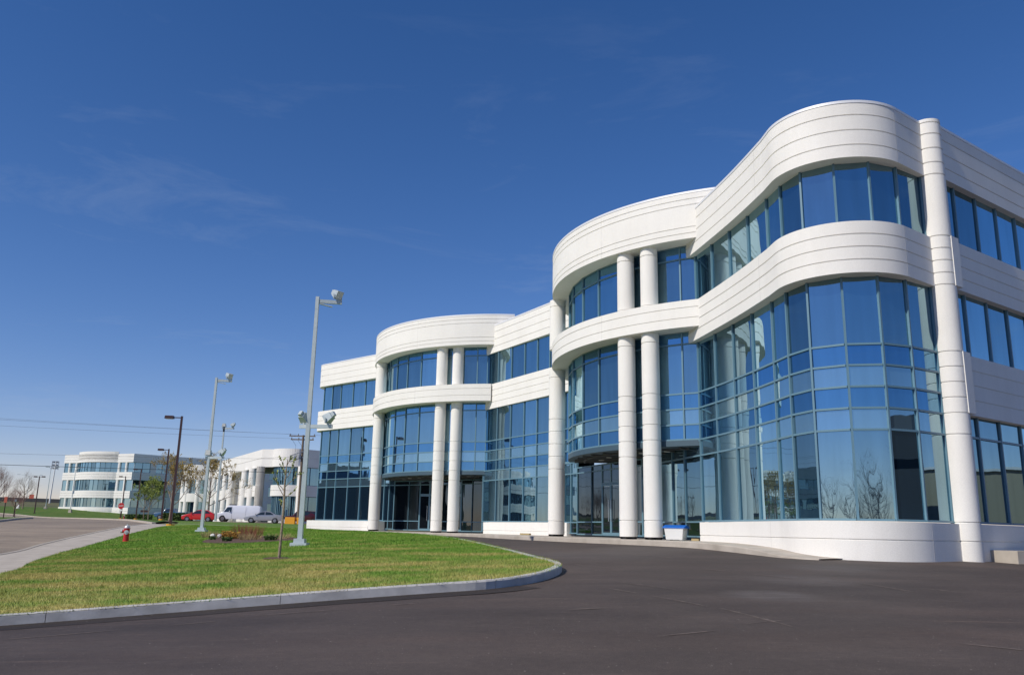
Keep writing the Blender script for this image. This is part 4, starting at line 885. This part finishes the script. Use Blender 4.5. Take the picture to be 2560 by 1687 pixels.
# ------------------------------------------------------------------ utility pole and wires
UX, UY = -26.12, 106.5; UZ = gz(UX, UY)-.1
up_ = thing('utility_pole', 'wooden utility pole with crossarms and a rack of transformers', 'utility pole', (UX, UY, UZ), 0, None, True)
MB().tube([(0, 0, 0), (-.05, 0, 5), (-.12, 0, 11.0)], [.20, .17, .13], 12).build('pole', M['wood'], up_, True)
for z, ln in ((10.9, 3.3), (10.45, 2.9)):
    mb = MB(); mb.beam((-.1-ln*.55, .14, z), (-.1+ln*.45, .14, z), .12, .14); o = mb.build('crossarm', M['wood'], up_)
    for k in range(4):
        mb = MB(); mb.lathe((-.1-ln*.52+k*ln*.31, .14, z+.07), [(.05, 0), (.08, .06), (.05, .12), (.07, .18), (.02, .22)], 10); sub(mb, 'insulator', M['wirefar'], o, True)
mb = MB()
for dz in (0, -.75): mb.beam((.2, -.15, 9.0+dz), (-1.55, -.15, 8.35+dz), .08, .10)
for t in (.3, .65, 1.0): mb.beam((.2-1.75*t, -.15, 9.0-.65*t), (.2-1.75*t, -.15, 8.25-.65*t), .07, .07)
mb.build('transformer_rack', M['wirefar'], up_)
for t in (.32, .66):
    mb = MB(); mb.lathe((.2-1.75*t, -.28, 8.2-.65*t), [(.13, 0), (.14, .06), (.14, .5), (.08, .58)], 12); mb.build('transformer', M['wirefar'], up_, True)
mb = MB()
for k, x in enumerate((-1.5, -.8)): mb.tube([(x, .1, 10.4), (x+.5, .05, 9.7), (x+.55, -.1, 8.9)], .018, 5)
mb.build('drop_lead', M['wire'], up_, True)
def wire(label, a, b, sag, r, m, n=24):
    a, b = Vector(a), Vector(b); mb = MB(); mb.tube([a.lerp(b, i/n)-Vector((0, 0, sag*4*(i/n)*(1-i/n))) for i in range(n+1)], r, 5)
    o = mb.build('power_line', m, None, True); tag(o, label, 'power line', 'power lines to the utility pole')
PL = lambda dx, dz: (UX+dx, UY+.12, UZ+dz)
wire('topmost of the thin grey power lines left of the utility pole', PL(-1.6, 11.1), (-128, 70, 13.4), .8, .012, M['wirefar'])
wire('middle of the three thin grey power lines left of the utility pole', PL(-1.0, 11.1), (-127, 69, 12.75), .8, .012, M['wirefar'])
wire('lowest of the three thin grey power lines left of the utility pole', PL(-1.7, 10.55), (-127, 69.4, 12.15), .9, .012, M['wirefar'])
wire('faint single power line crossing in front of the far building', PL(.1, 8.0), (-132, 82, 8.6), .9, .014, M['wirefar'])
wire('thick black cable sagging across the far building', PL(.1, 6.3), (-127, 70, 7.2), .8, .027, M['wire'])
wire('thin power line running from the utility pole behind the office building', PL(1.1, 11.1), (40, 160, 12), .8, .012, M['wirefar'])

# ------------------------------------------------------------------ far left: signs, poles, tower
def arm_pole(label, x, y, h, arms, base=True):
    r_ = thing('highway_light', label, 'light pole', (x, y, gz(x, y)), 0, 'tall grey light poles in the distance', True)
    MB().tube([(0, 0, 0), (0, 0, h)], [.09, .05], 8).build('pole', M['grey'], r_, True)
    if base: mb = MB(); mb.box((0, 0, .2), (.65, .65, .7), 0, 0, .8); mb.build('base', M['conc'], r_)
    for az, ln in arms:
        d = Vector((math.cos(az), math.sin(az), 0)); mb = MB(); mb.tube([Vector((0, 0, h-.1)), d*ln*.5+Vector((0, 0, h+.35)), d*ln+Vector((0, 0, h+.5))], .04, 6); a_ = mb.build('arm', M['grey'], r_, True)
        mb = MB(); c_ = d*(ln+.3)+Vector((0, 0, h+.5)); mb.box(c_, (.8, .3, .16), az); sub(mb, 'lamp_head', M['grey'], a_)
    return r_
arm_pole('grey light pole with concrete base on the far lawn left of the far building', -101.7, 188, 8.6, [(R(20), .9), (R(195), .4)])
arm_pole('grey light pole with concrete base in front of the far building facade', -92.1, 180, 8.9, [(R(15), .9)])
arm_pole('pale highway light with two long arms far behind the bare trees', -169.4, 300, 8.6, [(R(10), 3.4), (R(190), 3.4)], False)
tw = thing('sports_light_tower', 'white tower with a grid of lamps beyond the embankment', 'light tower', (-137, 255, gz(-137, 255)), 0, None, True)
MB().tube([(0, 0, 0), (.3, 0, 12.2)], [.22, .14], 10).build('mast', M['signwhite'], tw, True)
mb = MB()
for z in (10.2, 11.1, 12.0): mb.beam((-.8, 0, z), (1.2, 0, z), .10, .10)
for x in (-.8, .2, 1.2): mb.beam((x, 0, 9.9), (x, 0, 12.5), .09, .09)
mb.build('lamp_rack', M['wirefar'], tw)
for z in (10.45, 11.35, 12.25):
    for x in (-.3, .7): mb = MB(); mb.box((x, -.1, z), (.55, .4, .42)); mb.build('lamp', M['wirefar'], tw)
ss = thing('stop_sign', 'red octagonal stop sign with white letters at the far kerb', 'sign', (-75.2, 166.0, gz(-75.2, 166.0)), 0, None, True)
MB().tube([(0, .04, 0), (0, .04, 2.6)], .05, 8).build('post', M['brown'], ss)
mb = MB(); oc = [(math.cos(R(22.5+45*i))*.62, math.sin(R(22.5+45*i))*.62) for i in range(8)]
mb.add([(x, -.02, 2.45+z) for x, z in oc]+[(x, .0, 2.45+z) for x, z in oc], [tuple(range(8)), tuple(range(15, 7, -1))]+[(i, (i+1) % 8, 8+(i+1) % 8, 8+i) for i in range(8)]); pn = mb.build('panel', M['signred'], ss)
def text(body, size, loc, m, parent, rot=(R(90), 0, 0)):
    cu = bpy.data.curves.new('lettering', 'FONT'); cu.body = body; cu.size = size; cu.align_x = 'CENTER'; cu.align_y = 'CENTER'; cu.extrude = .004
    o = bpy.data.objects.new('lettering', cu); dg = bpy.context.evaluated_depsgraph_get(); C.objects.link(o); dg.update(); me = bpy.data.meshes.new_from_object(o.evaluated_get(bpy.context.evaluated_depsgraph_get())); bpy.data.objects.remove(o)
    o = bpy.data.objects.new('lettering', me); C.objects.link(o); me.materials.clear(); me.materials.append(m); o.location = loc; o.rotation_euler = rot; o.parent = parent; return o
text('ARRÊT', .34, (0, -.026, 2.45), M['signwhite'], pn)
mb = MB(); mb.box((0, -.01, 1.62), (.5, .02, .3)); mb.build('plate', M['signwhite'], ss)
def small_sign(name, label, x, y, h, w, hh, m, cat='sign'):
    r_ = thing(name, label, cat, (x, y, gz(x, y)), 0, None, True)
    MB().tube([(0, .03, 0), (0, .03, h)], .05, 8).build('post', M['brown'], r_); mb = MB(); mb.box((0, -.02, h-hh/2), (w, .03, hh)); mb.build('panel', m, r_)
small_sign('street_sign', 'small red sign on a dark post at the left photo edge', -52.68, 89.5, 2.2, .32, .6, M['orange'])
small_sign('street_sign', 'thin grey sign post on the left island right of the red sign', -62.3, 108, 2.2, .25, .3, M['wirefar'])
small_sign('notice_board', 'low dark notice board on two legs beside the green tree', -63.8, 150, 1.6, 1.3, .35, M['brown'], 'notice board')
small_sign('orange_marker', 'bright orange panel on a post in front of the embankment', -143.1, 256, 2.4, 1.4, 1.2, M['orange'])
mb = MB(); mb.box((0, 0, .5), (.55, .4, 1.0), 0, 0, .9); mb.box((0, 0, 1.03), (.6, .45, .06)); o = mb.build('utility_box', M['signwhite']); o.location = (-99.5, 160, gz(-99.5, 160)); o.location = (-106.6, 186, gz(-106.6, 186)); tag(o, 'small white utility cabinet on the grass by the bare trees', 'utility box')
gw = MB(); gp = [(-260, 292), (-190, 288), (-118, 280), (-60, 286)]; gw.sweep(gp, [(0, -1), (0, 1.3), (-.4, 1.3), (-.4, -1)], [H(*p)-.1 for p in gp])
tag(gw.build('guard_wall', M['darkclad']), 'long dark barrier along the top of the grass embankment', 'barrier')
for x, y, w_, lb in ((-71.5, 166, 5.0, 'low reddish hedge row before the shaded wall of the far building'), (-45.2, 117, 4.2, 'low green hedge behind the red hatchback')):
    rs = random.Random(int(w_*10)); lf = MB(); red = w_ > 6
    for _ in range(1500):
        c = Vector((rs.uniform(-w_/2, w_/2), rs.uniform(-.45, .45), rs.random()**.7*.95)); u = Vector((rs.gauss(0, 1), rs.gauss(0, 1), rs.gauss(0, 1))).normalized(); v = u.orthogonal(); s_ = rs.uniform(.06, .13)
        lf.add([c-v*s_, c+u*s_, c+v*s_, c-u*s_], [(0, 1, 2, 3)])
    o = lf.build('hedge', M['twigred'] if red else M['leafg']); o.location = (x, y, gz(x, y)-.05); tag(o, lb, 'hedge')

# ------------------------------------------------------------------ generic band building (two neighbours)
def bands(root, pts, levels, m, grooves=1, depth=.5):
    for z0, z1 in levels:
        gs = [z0+(z1-z0)*(i+1)/(grooves+1) for i in range(grooves)]
        p = [(-depth, z0), (0, z0)]
        for g in gs: p += [(0, g-.04), (-.06, g-.03), (-.06, g+.03), (0, g+.04)]
        MB().sweep(pts, p+[(0, z1), (-depth, z1)]).build('wall_band', m, root)
def ribbons(root, pts, rows, nb, off=.35):
    """ribbon windows: split each run of plan into bays"""
    for i in range(len(pts)-1):
        a, b = Vector(pts[i]), Vector(pts[i+1]); d = (b-a); n = max(1, round(d.length/nb)); d.normalize(); nr = Vector((d.y, -d.x)); rz = math.atan2(d.y, d.x); ln = (b-a).length/n
        for z0, z1 in rows:
            g = MB(); f = MB()
            for k in range(n):
                p = a+d*(k*ln)-nr*off; q = a+d*((k+1)*ln)-nr*off; j = [rng.uniform(-.006, .006) for _ in range(2)]
                g.add([(p.x+nr.x*j[0], p.y+nr.y*j[0], z0), (q.x+nr.x*j[1], q.y+nr.y*j[1], z0), (q.x+nr.x*j[1], q.y+nr.y*j[1], z1), (p.x+nr.x*j[0], p.y+nr.y*j[0], z1)], [(0, 1, 2, 3)])
                f.box((p.x, p.y, (z0+z1)/2), (.08, .14, z1-z0), rz)
            for zz_ in (z0+.04, z1-.04): m_ = (a+b)/2-nr*(off-.02); f.box((m_.x, m_.y, zz_), ((b-a).length, .10, .08), rz)
            w = g.build('window', M['glass'], root); fo = f.build('frame', M['frame']); fo.parent = w
# two storey building
b2 = thing('two_storey_building', 'white two storey office building with a rounded corner behind the parked cars', 'office building', (-45, 140, 0))
v1 = Vector((-55.8, 160)); v0 = Vector((-36.5, 126.0)); dl = (v0-v1).normalized()
ca = arc((-32.8, 128.6), 3.2, 207, 296, 6)
w2 = [tuple(v1-dl*18), tuple(v0-dl*2.0)] + ca + [(-28.1, 129.0), (-9, 147)]
bands(b2, w2, [(8.45, 11.1)], M['wallfar'], 1)
bands(b2, ca+[(-28.1, 129.0), (-9, 147)], [(4.15, 5.75), (-.4, .9)], M['wallfar'], 1)
ribbons(b2, ca+[(-28.1, 129.0), (-9, 147)], [(5.75, 8.45), (.9, 4.15)], 1.9)
run = [Vector(w2[0])+(Vector(w2[1])-Vector(w2[0]))*(i/11) for i in range(12)]
colx = list(range(12))
for i in colx:
    if i in (8,): continue
    p = run[i]; MB().lathe((p.x, p.y, 0), [(.62, -.4), (.62, 2.5), (.58, 2.52), (.58, 2.58), (.62, 2.6), (.62, 5.7), (.58, 5.72), (.58, 5.78), (.62, 5.8), (.62, 8.5)], 20).build('column', M['wallfar'], b2, True)
for i in range(11):
    a, b = run[i], run[i+1]
    if i in (7, 8):
        continue
    d = (b-a).normalized(); bands(b2, [tuple(a+d*.4), tuple(b-d*.4)], [(4.15, 5.75), (-.4, .9)], M['wallfar'], 1)
    ribbons(b2, [tuple(a+d*.4), tuple(b-d*.4)], [(5.75, 8.45), (.9, 4.15)], 1.9)
# deep curved recess
a, b = run[7], run[9]; d = (b-a).normalized(); nr = Vector((d.y, -d.x)); hw = (b-a).length/2
rec = [tuple(a+d*(hw-hw*math.cos(R(t)))-nr*(2.8*math.sin(R(t)))) for t in range(0, 181, 12)]
bands(b2, rec, [(-.4, 8.46)], M['wallfar'], 3)
MB().add([(x, y, 8.452) for x, y in rec]+[(x, y, 8.60) for x, y in rec], [tuple(range(len(rec))), tuple(range(len(rec), 2*len(rec)))]).build('soffit', M['soffit'], b2)
for p in (v0-dl*2.0,):
    MB().lathe((p.x, p.y, 0), [(.62, -.4), (.62, 8.5)], 20).build('column', M['wallfar'], b2, True)
MB().lathe((ca[-1][0]+.6, ca[-1][1]+.15, 0), [(.62, -.4), (.62, 8.5)], 20).build('column', M['wallfar'], b2, True)
MB().lathe((-61.0, 168.5, 0), [(3.6, 8.2), (3.6, 9.6), (3.54, 9.61), (3.54, 9.69), (3.6, 9.7), (3.6, 11.1)], 40).build('rounded_front', M['wallfar'], b2, True)
MB().lathe((-61.0, 168.5, 0), [(3.6, 4.0), (3.6, 5.6)], 40).build('wall_band', M['wallfar'], b2, True)
MB().lathe((-61.0, 168.5, 0), [(3.0, -.3), (3.0, 8.2)], 14).build('window', M['glass'], b2)
for t in (200, 240, 280): MB().lathe((-61.0+3.3*math.cos(R(t)), 168.5+3.3*math.sin(R(t)), 0), [(.45, -.3), (.45, 8.2)], 14).build('column', M['wallfar'], b2, True)
MB().add([(x, y, 10.8) for x, y in w2+[(-20, 175), (-70, 190)]], [tuple(range(len(w2)+2))]).build('roof', M['wallfar'], b2)
# three storey building far left
b3 = thing('far_office_building', 'distant white three storey office building with a bowed front, left of the lamp posts', 'office building', (-90, 195, 1.5))
pL, pR = Vector((-101.6, 193)), Vector((-82.3, 185)); df = (pR-pL).normalized(); nf = Vector((df.y, -df.x)); ln = (pR-pL).length
bow = []
for i in range(0, 21):
    t = i/20; s_ = .21+.57*t; bow.append(tuple(pL+df*(ln*s_)+nf*(math.sin(math.pi*t)**.8*1.9)))
front = [tuple(pL)] + bow + [tuple(pR)]
side_ = [tuple(pR), (-69.0, 198), (-48.5, 217.3)]
lv = [(12.75, 14.6), (8.95, 10.6), (5.0, 6.55)]
tall = [(x, y) for x, y in bow]
bands(b3, front, lv, M['wallfar'], 2); bands(b3, front, [(.6, 3.0)], M['wallfar'], 2)
bands(b3, bow, [(13.2, 15.1)], M['wallfar'], 2, .8)
ribbons(b3, [tuple(pL), bow[0]], [(10.6, 12.75), (6.55, 8.95), (3.0, 5.0)], 2.0); ribbons(b3, bow[::2], [(10.6, 12.75), (6.55, 8.95), (3.0, 5.0)], 1.6); ribbons(b3, [bow[-1], tuple(pR)], [(10.6, 12.75), (6.55, 8.95), (3.0, 5.0)], 2.0)
for t in (.08, .18, .80, .90):
    p = pL+df*(ln*t)-nf*.33
    for z0, z1 in ((.8, 5.05), (6.5, 9.0), (10.55, 12.8)): MB().lathe((p.x, p.y, 0), [(.32, z0), (.32, z1)], 16).build('column', M['wallfar'], b3, True)
bands(b3, side_, lv, M['wallfar'], 2); bands(b3, side_, [(.2, 3.0)], M['wallfar'], 2)
s0_, s1_ = Vector(side_[0]), Vector(side_[1]); sd_ = (Vector(side_[2])-s0_).normalized()
for k in range(8):
    a = s0_+sd_*(.5+k*4.6); ribbons(b3, [tuple(a), tuple(a+sd_*(2.9 if k % 3 else 3.4))], [(10.6, 12.75), (6.55, 8.95), (3.0, 5.0)], 1.6, .3)
    e0 = a+sd_*(2.9 if k % 3 else 3.4); e1 = s0_+sd_*(.5+(k+1)*4.6)
    bands(b3, [tuple(e0), tuple(e1)], [(2.9, 5.1), (6.45, 9.05), (10.5, 12.85)], M['wallfar'], 1, .42)
MB().add([(x, y, 14.2) for x, y in front+side_[1:]+[(-90, 230)]], [tuple(range(len(front)+3))]).build('roof', M['wallfar'], b3)

# ------------------------------------------------------------------ the other side of the street, seen mirrored in the glass
b4 = thing('dark_warehouse', 'dark flat roofed warehouse right of the lot, mirrored in the corner glass', 'warehouse', (66, 12, -2))
mb = MB(); mb.box((68, 10, 2.2), (18, 26, 8.4)); mb.build('wall', M['darkclad'], b4); mb = MB(); mb.box((60.5, -1, 7.9), (3, 3.4, 4.6)); mb.build('stair_tower', M['darkclad'], b4)
b5 = thing('beige_warehouse', 'beige metal warehouse right of the lot, mirrored in the right hand windows', 'warehouse', (92, 48, -1))
mb = MB(); mb.box((95, 42, 2.6), (30, 46, 8)); mb.build('wall', M['shed'], b5); mb = MB(); mb.box((95, 42, 6.72), (30.6, 46.6, .25)); mb.build('roof', M['cap'], b5)
b6 = thing('white_office_block', 'white office block with curved bands, mirrored in the bowed glass', 'office building', (-100, 112, -1))
rb = arc((-104, 116), 14, 235, 350, 6)
bands(b6, rb, [(-1, .8), (3.0, 4.6), (6.6, 8.2), (10.0, 12.0)], M['wallfar'], 2); ribbons(b6, rb[::2], [(.8, 3.0), (4.6, 6.6), (8.2, 10.0)], 1.6)
rs = random.Random(77); mb = MB(); bd = MB()
for k in range(110):
    if k < 45: x = -25+k*1.5+rs.gauss(0, 1); y = -50+rs.gauss(0, 5)
    elif k < 75: x = 52+rs.gauss(0, 8); y = -45+(k-45)*1.3+rs.gauss(0, 2)
    else: x = -62+rs.gauss(0, 6); y = -45+(k-75)*1.3+rs.gauss(0, 2)
    h = rs.uniform(7, 11.5); z = H(x, max(y, -100))
    mb.tube([(x, y, z), (x+rs.gauss(0, .2), y, z+h*.45), (x+rs.gauss(0, .5), y, z+h*.9)], [.08, .05, .02], 5)
    for j in range(16):
        t = rs.uniform(.2, .85); branch(mb, bd, Vector((x, y, z+h*t)), Vector((rs.gauss(0, .6), rs.gauss(0, .6), .9)).normalized(), h*.22, .022, 2, rs, .35, 3, .35, 0, 0)
for k in range(420):
    q = rs.random()
    if q < .45: x = rs.uniform(-30, 48); y = -52+rs.gauss(0, 4)
    elif q < .75: x = 54+rs.gauss(0, 5); y = rs.uniform(-48, -8)
    else: x = -62+rs.gauss(0, 5); y = rs.uniform(-45, 2)
    h = rs.uniform(2.5, 6.5); z = H(x, max(y, -100)); a = Vector((x, y, z)); d = Vector((rs.gauss(0, .25), rs.gauss(0, .25), 1))
    mb.tube([a, a+d*h*.5, a+d*h+Vector((rs.gauss(0, .4), rs.gauss(0, .4), 0))], [.05, .04, .012], 3, cap=False)
    for _ in range(4): c_ = a+d*h*rs.uniform(.15, .8); mb.tube([c_, c_+Vector((rs.gauss(0, .8), rs.gauss(0, .8), rs.uniform(.4, 1.4)))], [.025, .008], 3, cap=False)
o = mb.build('woods', M['bark']); tag(o, 'row of bare trees across the lot, mirrored in the corner glass', 'trees', None, 'stuff')

b7 = thing('dark_brick_building', 'dark brick building across the street, mirrored in the far left windows', 'building', (-112, 66, -1))
mb = MB(); mb.box((-116, 62, 3.6), (16, 64, 10)); mb.build('wall', M['darkclad'], b7); mb = MB(); mb.box((-114, 76, 9.8), (9, 14, 2.4)); mb.build('upper_storey', M['darkclad'], b7)
